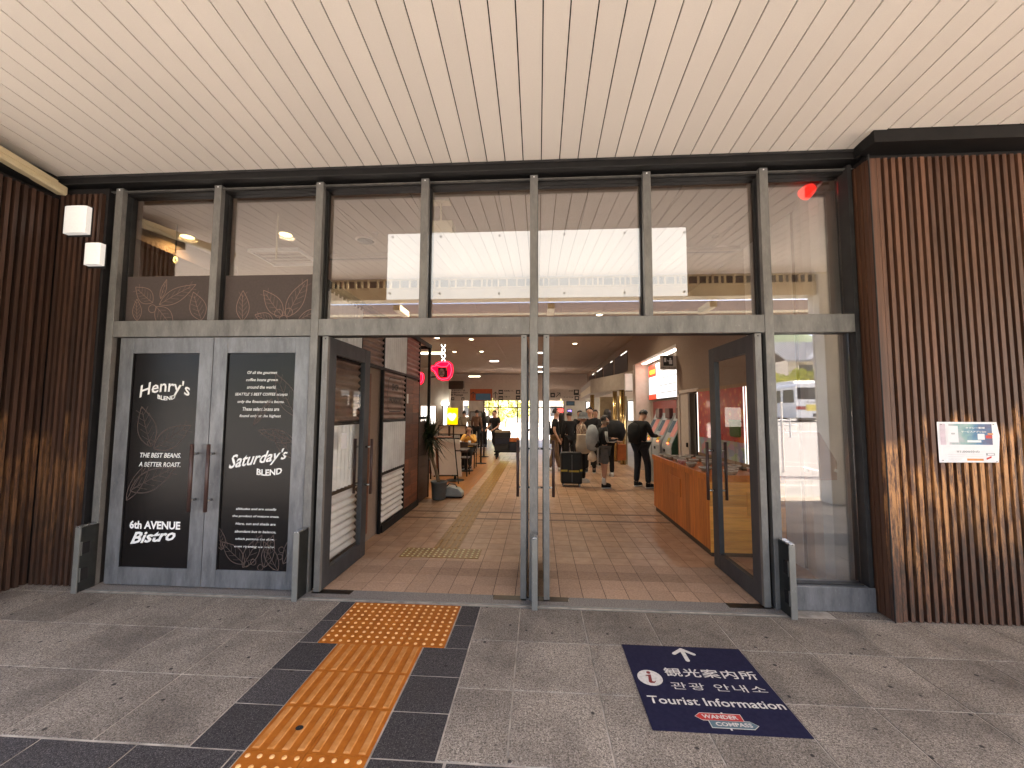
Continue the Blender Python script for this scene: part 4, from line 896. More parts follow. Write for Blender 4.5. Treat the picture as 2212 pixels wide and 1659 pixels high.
A = aty(*ct(345, 310), yp-.004); B = aty(*ct(535, 332), yp-.004); txt('自動きっぷうりば', 'letter_dark', ps, cx=(A[0]+B[0])/2, cz=(A[2]+B[2])/2, y=yp-.004, w=B[0]-A[0], h=A[2]-B[2], bold=.01)
rp_ = box('wall_poster', 'red_dull', None, 3.21, 3.218, 6.2, 7.9, .9, 1.95) if 0 else None
pm('red_dull', (.36, .06, .05), (.3, .045, .04), 10, .5)
t = tagp(box('wall_poster', 'red_dull', None, 3.205, 3.218, 6.0, 7.9, .9, 1.93), 'faded red poster on the recess wall above the ticket machines', 'poster'); tagp(box('wall_poster', 'grey_print', None, 3.205, 3.218, 4.85, 5.98, 1.1, 1.93), 'pale printed notice sheet on the recess wall beside the red poster', 'poster')
def machine(y0, y1, lab, side):
    t = thing('ticket_machine', lab, 'ticket machine', (3, (y0+y1)/2, 0), 'ticket machines in the recess')
    prof = [(2.70, .0), (2.68, .9), (2.70, 1.0), (2.95, 1.5), (3.0, 1.62), (3.2, 1.62), (3.2, 0)]
    mb = MB(); mb.prism([(a, y0+.02, b) for a, b in prof], (0, y1-y0-.04, 0)); mb.build('cabinet', 'machine_grey', t, bevel=.006)
    mb = MB(); mb.prism([(a+(.012 if i < 5 else 0), y0+.002, b-.01*(i in (4, 5))) for i, (a, b) in enumerate(prof)], (0, .018, 0)); mb.build('side_cheek', side, t)
    dn = Vector((-.5, 0, .25)).normalized()
    def face(u0, u1, v0, v1, m_, n):   # on the sloping face
        def P(u, v): return Vector((2.70+.25*v, y0+.02+(y1-y0-.04)*u, 1.0+.5*v))+Vector((-.894, 0, .447))*.004
        MB().prism([P(u0, v0), P(u1, v0), P(u1, v1), P(u0, v1)], Vector((-.894, 0, .447))*.004).build(n, m_, t)
    face(.08, .5, .25, .92, 'red_soft', 'price_panel'); face(.58, .92, .4, .9, 'screen_blue', 'screen'); face(.3, .55, .02, .2, 'yellow_strap', 'label_plate')
    mb = MB(); 
    mb.lathe((2.69, y0+.25, .98), [(.02, 0), (.02, .02), (.001, .022)], 8); mb.build('red_lamp', 'led_red', t); box('coin_slot', 'black_metal', t, 2.672, 2.684, y0+.4, y0+.5, .8, .86)
    box('card_reader', 'dark_red', t, 2.9, 2.98, y0+.05, y0+.35, 1.5, 1.72)
pm('red_soft', (.6, .2, .18), (.66, .3, .27), 30, .5); pm('dark_red', (.09, .02, .02), None, 10, .5)
machine(4.8, 5.45, 'ticket machine nearest the service door, with a dark green side', 'green_paint'); machine(5.5, 6.2, 'ticket machine between the green sided one and the last one', 'machine_grey'); machine(6.25, 6.95, 'ticket machine farthest into the recess behind the man in black', 'machine_grey')
# poster showcase on the right wall
sc_ = thing('poster_case', 'wide framed red illustrated poster on the wall behind the counter', 'poster case', (2.78, 2.8, .95))
box('frame', 'pale_wood', sc_, 2.775, 2.8, 1.93, 3.66, .9, 2.03); box('poster', 'poster_mix', sc_, 2.768, 2.774, 2.0, 3.58, 1.22, 1.98); box('leaflets', 'leaflet', sc_, 2.768, 2.774, 2.0, 3.58, .95, 1.2) if 0 else None
def leaf_mat():
    m, nt, b = newmat('leaflet'); v = coords(nt, (1, 7, 9)); vo = N(nt, 'TexVoronoi', distance='CHEBYCHEV'); vo.inputs['Scale'].default_value = 1; nt.links.new(v, vo.inputs['Vector'])
    c = mixc(nt, .72, vo.outputs['Color'], (.4, .36, .33)); nt.links.new(c, b.inputs['Base Color']); b.inputs['Roughness'].default_value = .4
leaf_mat()
box('leaflets', 'leaflet', sc_, 2.766, 2.774, 2.0, 3.58, .95, 1.215)
for y_ in (1.955, 2.02, 3.6): box('light_strip', 'tube_pale', sc_, 2.762, 2.768, y_, y_+.016, .95, 1.98) if 'tube_pale' in MATS else (em('tube_pale', (1, .96, .9), .9), box('light_strip', 'tube_pale', sc_, 2.762, 2.768, y_, y_+.016, .95, 1.98))
MB().lathe((2.77, 2.3, 1.28), [(.001, 0), (.15, .01), (.17, .04), (.17, .2), (.19, .21), (.19, .25), (.15, .25), (.15, .2), (.001, .19)], 20, .15, 1).build('green_pot_picture', 'green_soft', sc_, smooth=True) if 'green_soft' in MATS else (pm('green_soft', (.1, .2, .05), (.07, .15, .04), 8, .5), MB().lathe((2.77, 2.3, 1.28), [(.001, 0), (.15, .01), (.17, .04), (.17, .2), (.19, .21), (.19, .25), (.15, .25), (.15, .2), (.001, .19)], 20, .12, 1).build('green_pot_picture', 'green_soft', sc_, smooth=True))
box('ledge', 'dark_wood', sc_, 2.66, 2.775, 1.9, 3.66, .86, .9)
# counter
ct_ = thing('counter', 'orange pine shop counter with planked sides right of the doorway', 'counter', (2.35, 2.3, 0))
s_ = MB(); k = 0; y = 1.23
while y < 3.44: w_ = .15; s_.box(1.955, 1.975, y+.001, min(y+w_, 3.46)-.001, .07, .84); y += w_
s_.build('side_planks', 'counter_wood', ct_)
s_ = MB(); z_ = .05
while z_ < .83: s_.box(1.955, 2.78, 1.21, 1.229, z_+.0015, min(z_+.128, .84)-.0015); z_ += .128
s_.build('end_planks', 'counter_wood_flat', ct_)
s_ = MB(); s_.box(1.94, 2.79, 1.195, 3.48, .84, .875).box(1.94, 1.965, 1.195, 3.48, .875, .915).box(1.965, 2.79, 1.195, 1.215, .875, .915); s_.build('top', 'counter_wood', ct_, bevel=.003)
box('plinth', 'dark_wood', ct_, 1.97, 2.75, 1.24, 3.4, 0, .07); box('core', 'dark_wood', ct_, 1.976, 2.78, 1.23, 3.45, .07, .839)
pq = box('plaque', 'counter_wood', ct_, 1.943, 1.955, 2.15, 2.62, .47, .72, bevel=.003); pq2 = box('plaque', 'counter_wood_flat', ct_, 2.36, 2.66, 1.197, 1.21, .47, .73, bevel=.003)
bowls = [(2.10, 3.3), (2.25, 3.2), (2.08, 3.0), (2.3, 2.95), (2.15, 2.75), (2.45, 3.2), (2.5, 2.85), (2.1, 2.5), (2.3, 2.6), (2.45, 2.5), (2.12, 2.2), (2.35, 2.25), (2.6, 2.4), (2.15, 1.8), (2.45, 1.75), (2.65, 1.6), (2.3, 1.45), (2.6, 2.0)]
locs = ['at the far left corner', 'just behind the far left corner', 'second from the far end along the front edge', 'behind the second front bowl', 'third from the far end along the front edge', 'against the wall at the far end', 'against the wall, second from the far end', 'pink and white, midway along the front edge', 'behind the pink front bowl', 'by the wall, midway', 'just left of the open door edge', 'behind the door edge, middle row', 'by the wall behind the door edge', 'front row, seen through the door glass', 'middle row, seen through the door glass', 'back row, seen through the door glass', 'nearest the end planks', 'back row, below the red poster']
for k, (bx_, by_) in enumerate(bowls):
    r_ = random.choice((.07, .08, .09)); h_ = random.choice((.05, .06, .07)); t = thing('bowl', 'glazed ceramic bowl on the wooden counter, '+locs[k], 'bowl', (bx_, by_, .876), 'ceramic bowls on the counter')
    MB().lathe((bx_, by_, .876), [(.001, .001), (r_*.55, 0), (r_*.6, .008), (r_*.93, h_*.6), (r_*1.0, h_), (r_*.93, h_), (r_*.85, h_*.6), (r_*.4, .014), (.001, .013)], 20, cap=False).build('body', 'bowl_red' if k in (7, 12, 15) else random.choice(('bowl_glaze', 'bowl_glaze', 'bowl_brown')) if 'bowl_brown' in MATS else 'bowl_glaze', t, smooth=True)
    MB().tube([(bx_+r_*.97*math.cos(i*.35), by_+r_*.97*math.sin(i*.35), .877+h_) for i in range(18)], .004, 6, closed=True).build('rim', 'bowl_rim', t, smooth=True)

# ================================================================ LAMPS IN THE HALL
def downlight(x, y, r_, m_, lab, grp='round ceiling downlights', pw=0, col=(1, .84, .62)):
    t = thing('downlight', lab, 'downlight', (x, y, 3.83), grp)
    MB().lathe((x, y, 3.838), [(r_*.98, .001), (r_*1.2, .003), (r_*1.22, .012), (r_*.98, .011)], 20, cap=False).build('trim', 'wall_pale', t, smooth=True)
    MB().lathe((x, y, 3.842), [(r_, 0), (r_, .004)], 20).build('lens', m_, t)
    if pw:
        ld = bpy.data.lights.new('lamp', 'AREA'); ld.shape = 'DISK'; ld.size = .2; ld.energy = pw*.12; ld.color = col; lo = bpy.data.objects.new('lamp', ld); COL.objects.link(lo)
        lo.parent = t; lo.location = (0, 0, -.02); ld.spread = R(150)
downlight(-4.486, 1.167, .075, 'downlight_cafe', 'amber downlight above the left cafe window', pw=9, col=(1, .62, .25)); downlight(-3.178, 1.167, .075, 'downlight_cafe', 'amber downlight above the second window bay', pw=9, col=(1, .7, .4))
for k, (x, y) in enumerate(((-3.04, 8.35), (-2.04, 8.6), (-3.09, 11.16), (-2.07, 11.11), (-2.6, 5.6), (-.5, 5.8), (1.4, 5.6), (1.2, 9.5))):
    downlight(x, y, .07, 'lamp_warm', ('warm downlight left of the neon cup steam', 'warm downlight right of the neon cup, nearer the door', 'small warm downlight beyond the cup, left one', 'small warm downlight beyond the cup, right one', 'warm downlight hidden above the kiosk frame', 'warm downlight above the hall between the doors', 'warm downlight over the queue at the ticket machines', 'warm downlight over the far queue')[k], pw=(22, 22, 22, 22, 30, 34, 34, 30)[k])
for k, (x, y) in enumerate(((.13, 11.5), (.17, 16.2), (-1.9, 13.94), (.2, 18.6))):
    t = thing('ceiling_light', ('square white ceiling light seen beside the central post, nearest', 'square white ceiling light seen beside the central post, middle', 'short double ceiling lamp above the walkway', 'square white ceiling light seen beside the central post, farthest')[k], 'ceiling light', (x, y, 3.83), 'recessed square ceiling lights')
    box('lens', 'lamp_white', t, x-.18, x+.18, y-.12, y+.12, 3.838, 3.848); box('trim', 'wall_pale', t, x-.2, x+.2, y-.14, y+.14, 3.843, 3.849)
for (p0, p1, Y, lab) in ((cf(150, 340), cf(515, 380), 10, 'long glowing tube light behind the neon cup'), (cf(893, 712), cf(1068, 730), 15, 'white tube light above the far sign')):
    A = aty(*p0, Y); B = aty(*p1, Y); t = thing('tube_light', lab, 'tube light', ((A[0]+B[0])/2, Y, B[2])); MB().tube([(A[0], Y, (A[2]+B[2])/2), (B[0], Y, (A[2]+B[2])/2)], (A[2]-B[2])/2*.6, 8).build('tube', 'tube_white', t); box('housing', 'wall_pale', t, A[0], B[0], Y-.06, Y+.06, A[2]+.005, A[2]+.04)
for (px, py, r_, lab) in ((790, 520, .11, 'round ceiling speaker grille left of the white panel'), (811, 504, .035, 'small ceiling sensor beside the speaker'), (1553, 538, .1, 'round ceiling speaker grille in the slot right of the white panel'), (1545, 509, .04, 'small ceiling sensor right of the white panel')):
    A = atz(px, py, 3.845); t = thing('ceiling_speaker', lab, 'ceiling fitting', (A[0], A[1], 3.83)); MB().lathe((A[0], A[1], 3.83), [(r_*.5, 0), (r_*.8, .004), (r_, .018)], 16).build('grille', 'black_metal' if r_ > .09 else 'interior_wall', t, smooth=True); MB().lathe((A[0], A[1], 3.835), [(r_, 0), (r_*1.2, .012), (r_*1.2, .014)], 16, cap=False).build('ring', 'wall_pale', t)
# air conditioner cassette, slot diffusers
t = thing('air_conditioner', 'square ceiling air conditioner with slatted vents above the second window bay', 'air conditioner', (-3.63, 1.86, 3.8))
mb = MB(); mb.box(-3.99, -3.27, 1.58, 1.61, 3.80, 3.849).box(-3.99, -3.27, 2.12, 2.15, 3.80, 3.849).box(-3.99, -3.96, 1.61, 2.12, 3.81, 3.849).box(-3.30, -3.27, 1.61, 2.12, 3.81, 3.849); mb.build('frame', 'white_plastic', t)
box('recess', 'interior_wall', t, -3.96, -3.30, 1.61, 2.12, 3.835, 3.848)
mb = MB()
for k in range(4): mb.box(-3.95, -3.31, 1.66+.12*k, 1.70+.12*k, 3.815, 3.825)
mb.build('louvres', 'wall_pale', t)
for a, b, lab in ((-3.2, -1.4, 'brown slot diffuser in the ceiling left of the white panel'), (1.7, 2.7, 'brown slot diffuser in the ceiling right of the white panel')):
    A = atz(760, 548, 3.85); o = box('slot_diffuser', 'interior_wall', None, a, b, A[1], A[1]+.16, 3.8, 3.849); tagp(o, lab, 'diffuser'); box('slot', 'black_metal', o, a+.05, b-.05, A[1]+.05, A[1]+.09, 3.797, 3.799)
# cafe: sloping bulkhead, pendant bulb and rods
bk = MB(); A = atz(290, 470, 3.85); B = atz(475, 560, 3.85); bk.prism([(A[0], A[1], 3.62), (B[0], B[1], 3.62), (B[0]+.05, B[1]+.3, 3.62), (A[0]-.2, A[1]+.3, 3.62)], (0, 0, .228)); tagp(bk.build('bulkhead', 'interior_wall'), 'low brown ceiling bulkhead behind the leftmost upper pane', 'bulkhead')
def pendant(px, p0, p1, lab, bulb):
    A = atz(px, p0, 3.85); Z = aty(px, p1, A[1])[2]; t = thing('pendant' if bulb else 'hanging_rod', lab, 'pendant' if bulb else 'rod', (A[0], A[1], Z))
    MB().tube([(A[0], A[1], Z+(.09 if bulb else 0)), (A[0], A[1], 3.85)], .006 if bulb else .01, 6).build('cord', 'black_metal' if bulb else 'cream_metal', t)
    if bulb:
        MB().lathe((A[0], A[1], Z-.06), [(.001, 0), (.03, .01), (.05, .05), (.045, .09), (.02, .14), (.018, .16)], 14, cap=False).build('bulb', 'glass_low', t, smooth=True)
        MB().tube([(A[0]+.02*math.cos(i*.6), A[1], Z+.01+.03*math.sin(i*.6)) for i in range(9)], .004, 5).build('filament', 'filament', t)
pendant(383, 485, 562, 'clear glass pendant bulb with a glowing filament in the left upper pane', True)
pendant(489, 420, 560, 'pale hanging rod just right of the second post', False); pendant(601, 462, 560, 'thin hanging rod crossing the air conditioner', False)
# hanging box at the ceiling
A = atz(953, 436, 3.85); t = thing('projector', 'cream box hung from the ceiling on a short stem above the white panel', 'projector', (A[0], A[1], 3.5)); Yp = A[1]
box('ceiling_plate', 'cream_metal', t, A[0]-.1, A[0]+.1, Yp-.05, Yp+.05, 3.83, 3.849); MB().tube([(A[0], Yp, 3.62), (A[0], Yp, 3.83)], .012, 8).build('stem', 'cream_metal', t)
pbox('case', 'cream_metal', t, (934, 476), (977, 500), Yp-.05, .16, bevel=.005); pbox('lower_case', 'white_plastic', t, (934, 500.5), (972, 507), Yp-.04, .14)
# red beacon
A = Vector((2.6, .32, 3.85)); t = thing('warning_beacon', 'bright red cylindrical beacon hung from the ceiling in the rightmost upper pane', 'beacon', (2.6, .32, 3.7))
b0 = aty(1766, 392, .32); b1 = aty(1737, 420, .32); ax = (b1-b0).normalized()
MB().tube([b0, b0+(b1-b0)*.5], .048, 16).build('body', 'red_paint', t, smooth=False); MB().tube([b0+(b1-b0)*.5, b1], [.055, .065], 16).build('lens', 'siren_red', t); MB().tube([b0-ax*.012, b0], .036, 16).build('cap', 'black_metal', t); MB().tube([(b0[0]-.03, .32, b0[2]+.02), (b0[0]-.04, .32, 3.85)], .012, 8).build('bracket', 'red_paint', t); box('mount', 'red_paint', t, b0[0]-.12, b0[0]-.0, .28, .36, 3.8, 3.815)
# white panel behind the upper panes
pn = thing('backlit_panel', 'wide blank white sign panel behind the upper glass above the open doors', 'sign panel', (-.03, .19, 2.72)); pbox('sheet', 'backlit_white', pn, (838.5, 506), (1485.5, 638.5), .185, .012)
for x_, y_ in ((848, 512), (952, 511), (1079, 509), (1219, 505.5), (1349, 503), (1478, 502), (842, 634), (950, 634), (1078, 634), (1219, 633), (1349, 632), (1478, 630)):
    A = aty(x_, y_, .18); MB().tube([(A[0], .172, A[2]), (A[0], .185, A[2])], .011, 10).build('stud', 'grey_print', pn)
# translucent pink notice sheet behind the lower right pane
def c7(x, y): return (1591+.4135*x, 685.8+.4135*y)
sh_ = MB(); P_ = [aty(*c7(*q), .3) for q in ((235, 545), (262, 595), (432, 600), (525, 755), (525, 850), (235, 850))]; sh_.prism([(p[0], .3, p[2]) for p in P_], (0, .004, 0)); o = sh_.build('notice_sheet', 'sheet_pink'); tagp(o, 'pale pink translucent board standing behind the lower right pane', 'notice board')
for q in ((365, 800), (523, 801)): A = aty(*c7(*q), .29); MB().tube([(A[0], .285, A[2]), (A[0], .299, A[2])], .014, 12).build('button', 'white_plastic', o)
# ================================================================ PEOPLE
def skinmesh(name, nodes, edges, m, parent, sub=1, root=0):
    names = list(nodes); idx = {n: i for i, n in enumerate(names)}
    me = bpy.data.meshes.new(name); me.from_pydata([tuple(nodes[n][0]) for n in names], [(idx[a], idx[b]) for a, b in edges], []); me.update()
    o = bpy.data.objects.new(name, me); COL.objects.link(o)
    md = o.modifiers.new('s', 'SKIN'); md.use_smooth_shade = True; md.branch_smoothing = .3
    if not me.skin_vertices: bpy.data.meshes[me.name]
    for i, n in enumerate(names):
        sv = me.skin_vertices[0].data[i]; r = nodes[n][1]; sv.radius = r if isinstance(r, tuple) else (r, r); sv.use_root = (i == root)
    sm = o.modifiers.new('u', 'SUBSURF'); sm.levels = sub; sm.render_levels = sub
    dg = bpy.context.evaluated_depsgraph_get(); me2 = bpy.data.meshes.new_from_object(o.evaluated_get(dg)); bpy.data.objects.remove(o)
    for p in me2.polygons: p.use_smooth = True
    me2.name = name
    return link_mesh(name, me2, m, parent)
def person(label, loc, rz, top, legs, shoes='cloth_black', hair='hair', H=1.7, style='short', short_sleeve=False, shorts=False, group=None, parts=(), **J):
    s = H/1.7
    j = dict(pel=(0, 0, .93), wst=(0, 0, 1.08), chs=(0, .0, 1.28), nck=(0, 0, 1.42), shL=(-.165, 0, 1.37), shR=(.165, 0, 1.37), eL=(-.22, -.02, 1.1), wL=(-.22, .1, .87), eR=(.22, -.02, 1.1), wR=(.22, .1, .87),
             hL=(-.09, 0, .88), hR=(.09, 0, .88), kL=(-.1, .02, .49), kR=(.1, .02, .49), aL=(-.1, 0, .09), aR=(.1, 0, .09), hd=(0, .03, 1.575), gz=(0, 1, 0))
    j.update(J); j = {k: Vector(v)*(1 if k == 'gz' else s) for k, v in j.items()}
    t = thing('person', label, 'person', (0, 0, 0), group)
    gz = j['gz'].normalized(); side = gz.cross(Vector((0, 0, 1))).normalized(); up = side.cross(gz); hd = j['hd']
    nd = {'pel': (j['pel'], .1*s), 'wst': (j['wst'], .095*s), 'chs': (j['chs'], .11*s), 'nck': (j['nck'], .055*s), 'jaw': (hd-up*.07*s+gz*.012, .06*s), 'mid': (hd, .084*s), 'top': (hd+up*.075*s-gz*.01, .055*s),
          'nose': (hd+gz*.098*s-up*.015*s, .013*s)}
    ed = [('pel', 'wst'), ('wst', 'chs'), ('chs', 'nck'), ('nck', 'jaw'), ('jaw', 'mid'), ('mid', 'top'), ('mid', 'nose')]
    for q, sg in (('L', -1), ('R', 1)):
        nd['er'+q] = (hd+side*sg*.09*s-gz*.005-up*.01, .016*s); ed.append(('mid', 'er'+q))
        nd['sh'+q] = (j['sh'+q], .055*s); nd['e'+q] = (j['e'+q], .038*s); nd['w'+q] = (j['w'+q], .026*s); ed += [('chs', 'sh'+q), ('sh'+q, 'e'+q), ('e'+q, 'w'+q)]
        d = (j['w'+q]-j['e'+q]).normalized(); sd = d.cross(Vector((0, 0, 1))); sd = (sd.normalized() if sd.length > .15 else Vector((0, 1, 0)))
        if 'curl' in parts: pass
        pal = j['w'+q]+d*.055*s; nd['p'+q] = (pal, .028*s); ed.append(('w'+q, 'p'+q)); dn = sd.cross(d).normalized()
        for k in range(4):
            b = pal+d*.03*s+sd*(k-1.5)*.018*s; L = (.032, .038, .035, .027)[k]*s
            nd[f'f{q}{k}a'] = (b, .0095*s); nd[f'f{q}{k}b'] = (b+d*L+dn*.008, .0085*s); nd[f'f{q}{k}c'] = (b+d*L*1.6-dn*.02*s, .0075*s)
            ed += [('p'+q, f'f{q}{k}a'), (f'f{q}{k}a', f'f{q}{k}b'), (f'f{q}{k}b', f'f{q}{k}c')]
        tb_ = pal-sd*sg*.03*s; nd['t'+q] = (tb_+d*.0, .011*s); nd['u'+q] = (tb_+d*.035*s-sd*sg*.015*s, .009*s); ed += [('p'+q, 't'+q), ('t'+q, 'u'+q)]
        nd['h'+q] = (j['h'+q], .085*s); nd['k'+q] = (j['k'+q], .053*s); nd['a'+q] = (j['a'+q], .036*s); ed += [('pel', 'h'+q), ('h'+q, 'k'+q), ('k'+q, 'a'+q)]
        nd['o'+q] = (j['a'+q]+Vector((0, .1*s, -.05*s)), .03*s); ed.append(('a'+q, 'o'+q))
    skinmesh('body', nd, ed, 'skin', t)
    sh_nd = {'pel': (j['pel']+Vector((0, 0, -.08*s if j['pel'][2] > .7 else 0)), .15*s), 'wst': (j['wst'], .135*s), 'chs': (j['chs'], .15*s), 'nb': (j['nck']-Vector((0, 0, .03)), .075*s)}; e = [('pel', 'wst'), ('wst', 'chs'), ('chs', 'nb')]
    for q in 'LR':
        sh_nd['sh'+q] = (j['sh'+q], .078*s); e.append(('chs', 'sh'+q))
        if short_sleeve: sh_nd['e'+q] = (j['sh'+q].lerp(j['e'+q], .7), .062*s); e.append(('sh'+q, 'e'+q))
        else: sh_nd['e'+q] = (j['e'+q], .058*s); sh_nd['w'+q] = (j['w'+q], .042*s); e += [('sh'+q, 'e'+q), ('e'+q, 'w'+q)]
    skinmesh('top', sh_nd, e, top, t)
    ln = {'pel': (j['pel'], .14*s)}; e = []
    for q in 'LR':
        ln['h'+q] = (j['h'+q], .1*s); e.append(('pel', 'h'+q))
        if shorts: ln['k'+q] = (j['h'+q].lerp(j['k'+q], .9), .105*s); e.append(('h'+q, 'k'+q))
        else: ln['k'+q] = (j['k'+q], .075*s); ln['a'+q] = (j['a'+q]+Vector((0, 0, .0)), .062*s); e += [('h'+q, 'k'+q), ('k'+q, 'a'+q)]
    skinmesh('shorts' if shorts else 'trousers', ln, e, legs, t)
    for q in 'LR':
        a = j['a'+q]; sm_ = MB(); P_ = []
        for u, v, z in ((-.055, .03, 0), (0, .038, 0), (.08, .042, 0), (.14, .035, 0), (.17, .015, 0), (.17, -.015, 0), (.14, -.035, 0), (.08, -.042, 0), (0, -.038, 0), (-.055, -.03, 0)): P_.append((a[0]+v*s, a[1]+u*s, a[2]-.085*s))
        sm_.prism(P_, (0, 0, .022*s)); so2 = sm_.build('shoe_sole', 'cloth_white', t)
        u_ = MB(); n0 = 0
        u_.lathe((a[0], a[1]+.055*s, a[2]-.063*s), [(.115*s, 0), (.112*s, .025*s), (.085*s, .055*s), (.03*s, .07*s)], 14, .37, 1); u_.lathe((a[0], a[1]-.005*s, a[2]-.06*s), [(.05*s, 0), (.05*s, .08*s)], 10, .9, 1); u_.build('shoe', shoes, t, smooth=True)
        if shorts: MB().lathe((a[0], a[1], a[2]), [(.05*s, 0), (.046*s, .1*s), (.05*s, .15*s), (.044*s, .152*s)], 12).build('sock', 'cloth_white', t, smooth=True)
    # hair
    bm = bmesh.new(); bmesh.ops.create_uvsphere(bm, u_segments=18, v_segments=12, radius=1)
    M_ = Matrix((side, gz, up)).transposed()
    kill = []
    for v in bm.verts:
        c = v.co.copy()
        if c[1] > .3 and c[2] < .45+.12*math.sin(c[0]*9): kill.append(v)
        elif c[2] < (-.95 if style == 'long' else -.45): kill.append(v)
    bmesh.ops.delete(bm, geom=kill, context='VERTS')
    for v in bm.verts:
        c = v.co; n_ = 1+.05*math.sin(c[0]*17+c[2]*11)
        x_, y_, z_ = c[0]*.091*n_, c[1]*.1*n_-.01, c[2]*.104*n_+.014
        if style == 'long' and c[2] < 0: z_ = c[2]*.3; x_ *= 1.1; y_ -= .01
        v.co = M_ @ Vector((x_, y_, z_))*s+hd
    hm = bpy.data.meshes.new('hair'); bm.to_mesh(hm); bm.free()
    for p in hm.polygons: p.use_smooth = True
    link_mesh('hair', hm, hair, t)
    for sg in (-1, 1):
        c = hd+gz*.082*s+side*sg*.03*s+up*.01*s; MB().lathe(c-Vector((0, 0, .006)), [(.001, 0), (.008, .006), (.001, .012)], 8).build('eye', 'black_void', t, smooth=True)
    c = hd+gz*.088*s-up*.05*s; MB().tube([c-side*.02*s, c+side*.02*s], .005*s, 6).build('mouth', 'lip', t)
    if style == 'hat':
        hm = MB(); hm.lathe((hd[0], hd[1], hd[2]+.01*s), [(.175*s, -.02*s), (.12*s, .02*s), (.108*s, .05*s), (.1*s, .12*s), (.05*s, .14*s), (.001, .142*s)], 20, cap=False); hm.build('bucket_hat', 'cloth_grey', t, smooth=True)
    t.location = loc; t.rotation_euler = (0, 0, rz); t['_s'] = s
    del t['_s']
    return t
pm('lip', (.3, .1, .08), None, 10, .5)
def acc(t, name, mb, m_, smooth=True, bevel=0): return mb.build(name, m_, t, smooth=smooth, bevel=bevel)
QU = 'people queueing in the station hall'
def held(name, label, cat, t, mb, m_, smooth=True, group=None):
    """something worn or carried: built in the wearer's frame, then stood in the world as its own thing"""
    o = mb.build(name, m_, None, smooth=smooth); M_ = Matrix.Translation(t.location) @ Matrix.Rotation(t.rotation_euler[2], 4, 'Z')
    o.matrix_world = M_ @ Matrix.Translation(o.location); BASE[o.name] = Vector(o.location); return tagp(o, label, cat, group)
# man at the ticket machine (seen from behind, turned to the right)
p = person('man in a black jacket and dark jeans bent over the ticket machine', (2.25, 5.5, 0), R(-62), 'cloth_black', 'cloth_denim', H=1.72, group=QU,
           aL=(-.13, -.02, .09), aR=(.15, .06, .09), kL=(-.12, .02, .49), kR=(.13, .08, .49), eL=(-.26, .05, 1.12), wL=(-.18, .28, 1.12), eR=(.26, .08, 1.12), wR=(.16, .32, 1.1), hd=(0, .1, 1.555), gz=(0, .8, -.6), shL=(-.18, .01, 1.38), shR=(.18, .01, 1.38))
b = MB(); b.lathe((0, -.19, .95), [(.03, 0), (.14, .03), (.17, .2), (.15, .38), (.06, .45)], 14, 1, .55); held('backpack', 'flat black backpack on the man at the ticket machine', 'backpack', p, b, 'cloth_black')
# boy with the striped sleeves
p = person('boy in grey shorts and a black jacket with white striped sleeves', (1.42, 5.36, 0), R(-82), 'cloth_black', 'cloth_grey', H=1.58, shorts=True, group=QU, eR=(.24, .0, 1.1), wR=(.2, .26, 1.08), eL=(-.24, .02, 1.1), wL=(-.16, .26, 1.12), aR=(.08, -.02, .09), aL=(-.09, .04, .09), hd=(0, .05, 1.57), gz=(.12, 1, 0))
for k in range(3):
    dy = -.03+.022*k; m_ = MB(); m_.tube([(.235, dy-.0, 1.22), (.285, dy+.0, 1.05), (.27, dy+.03, 1.0), (.235, .2+dy, .985+.012*k)], .006, 5); acc(p, 'sleeve_stripe', m_, 'cloth_white')
b = MB(); b.lathe((0, -.24, .78), [(.04, 0), (.15, .05), (.19, .2), (.17, .42), (.1, .55), (.02, .58)], 16, 1, .75); bp = held('backpack', 'light grey backpack with a black pocket on the boy in shorts', 'backpack', p, b, 'cloth_lgrey')
m_ = MB(); m_.lathe((.12, -.2, .86), [(.02, 0), (.07, .03), (.07, .14), (.02, .17)], 10, .8, 1); held('bag_pocket', 'black side pouch hanging on the grey backpack', 'pouch', p, m_, 'cloth_black')
m_ = MB(); m_.box(.1, .135, -.16, -.15, .42, .86); held('strap', 'long white strap dangling from the grey backpack', 'strap', p, m_, 'cloth_white', False)
m_ = MB(); m_.lathe((.05, -.26, .56), [(.02, 0), (.1, .04), (.09, .14), (.02, .24)], 10, .8, 1); held('hand_bag', 'small pale bag hanging behind the boy in shorts', 'bag', p, m_, 'cloth_cream')
m_ = MB(); m_.lathe((0, .05, 1.36), [(.07, 0), (.09, .03), (.085, .07), (.06, .08)], 12); held('scarf', 'black and white scarf on the neck of the boy in shorts', 'scarf', p, m_, 'cloth_plaid')
# woman in the bucket hat
p = person('woman in a dark bucket hat and brown checked shirt reading her phone', (1.02, 6.05, 0), R(-75), 'cloth_plaid', 'cloth_black', shoes='cloth_white', H=1.62, style='hat', group=QU, eR=(.24, .02, 1.12), wR=(.12, .3, 1.2), eL=(-.22, .05, 1.12), wL=(-.1, .3, 1.2), hd=(0, .06, 1.56), gz=(0, 1, -.45))
b = MB(); b.lathe((.24, -.02, .68), [(.05, 0), (.17, .05), (.18, .2), (.15, .42), (.16, .44)], 16, .45, 1.15, cap=True); held('tote_bag', 'large cream tote bag hanging from the woman in the bucket hat', 'bag', p, b, 'cloth_cream')
b = MB(); b.tube([(.24, -.12, 1.1), (.2, -.05, 1.4), (.24, .1, 1.1)], .012, 6); held('bag_strap', 'thin cream strap over the shoulder of the checked shirt', 'strap', p, b, 'cloth_cream')
b = MB(); b.prism([(-.02, .38, 1.2), (.06, .38, 1.2), (.06, .41, 1.33), (-.02, .41, 1.33)], (0, .008, 0)); held('phone', 'phone in the hands of the woman in the bucket hat', 'phone', p, b, 'black_metal', False)
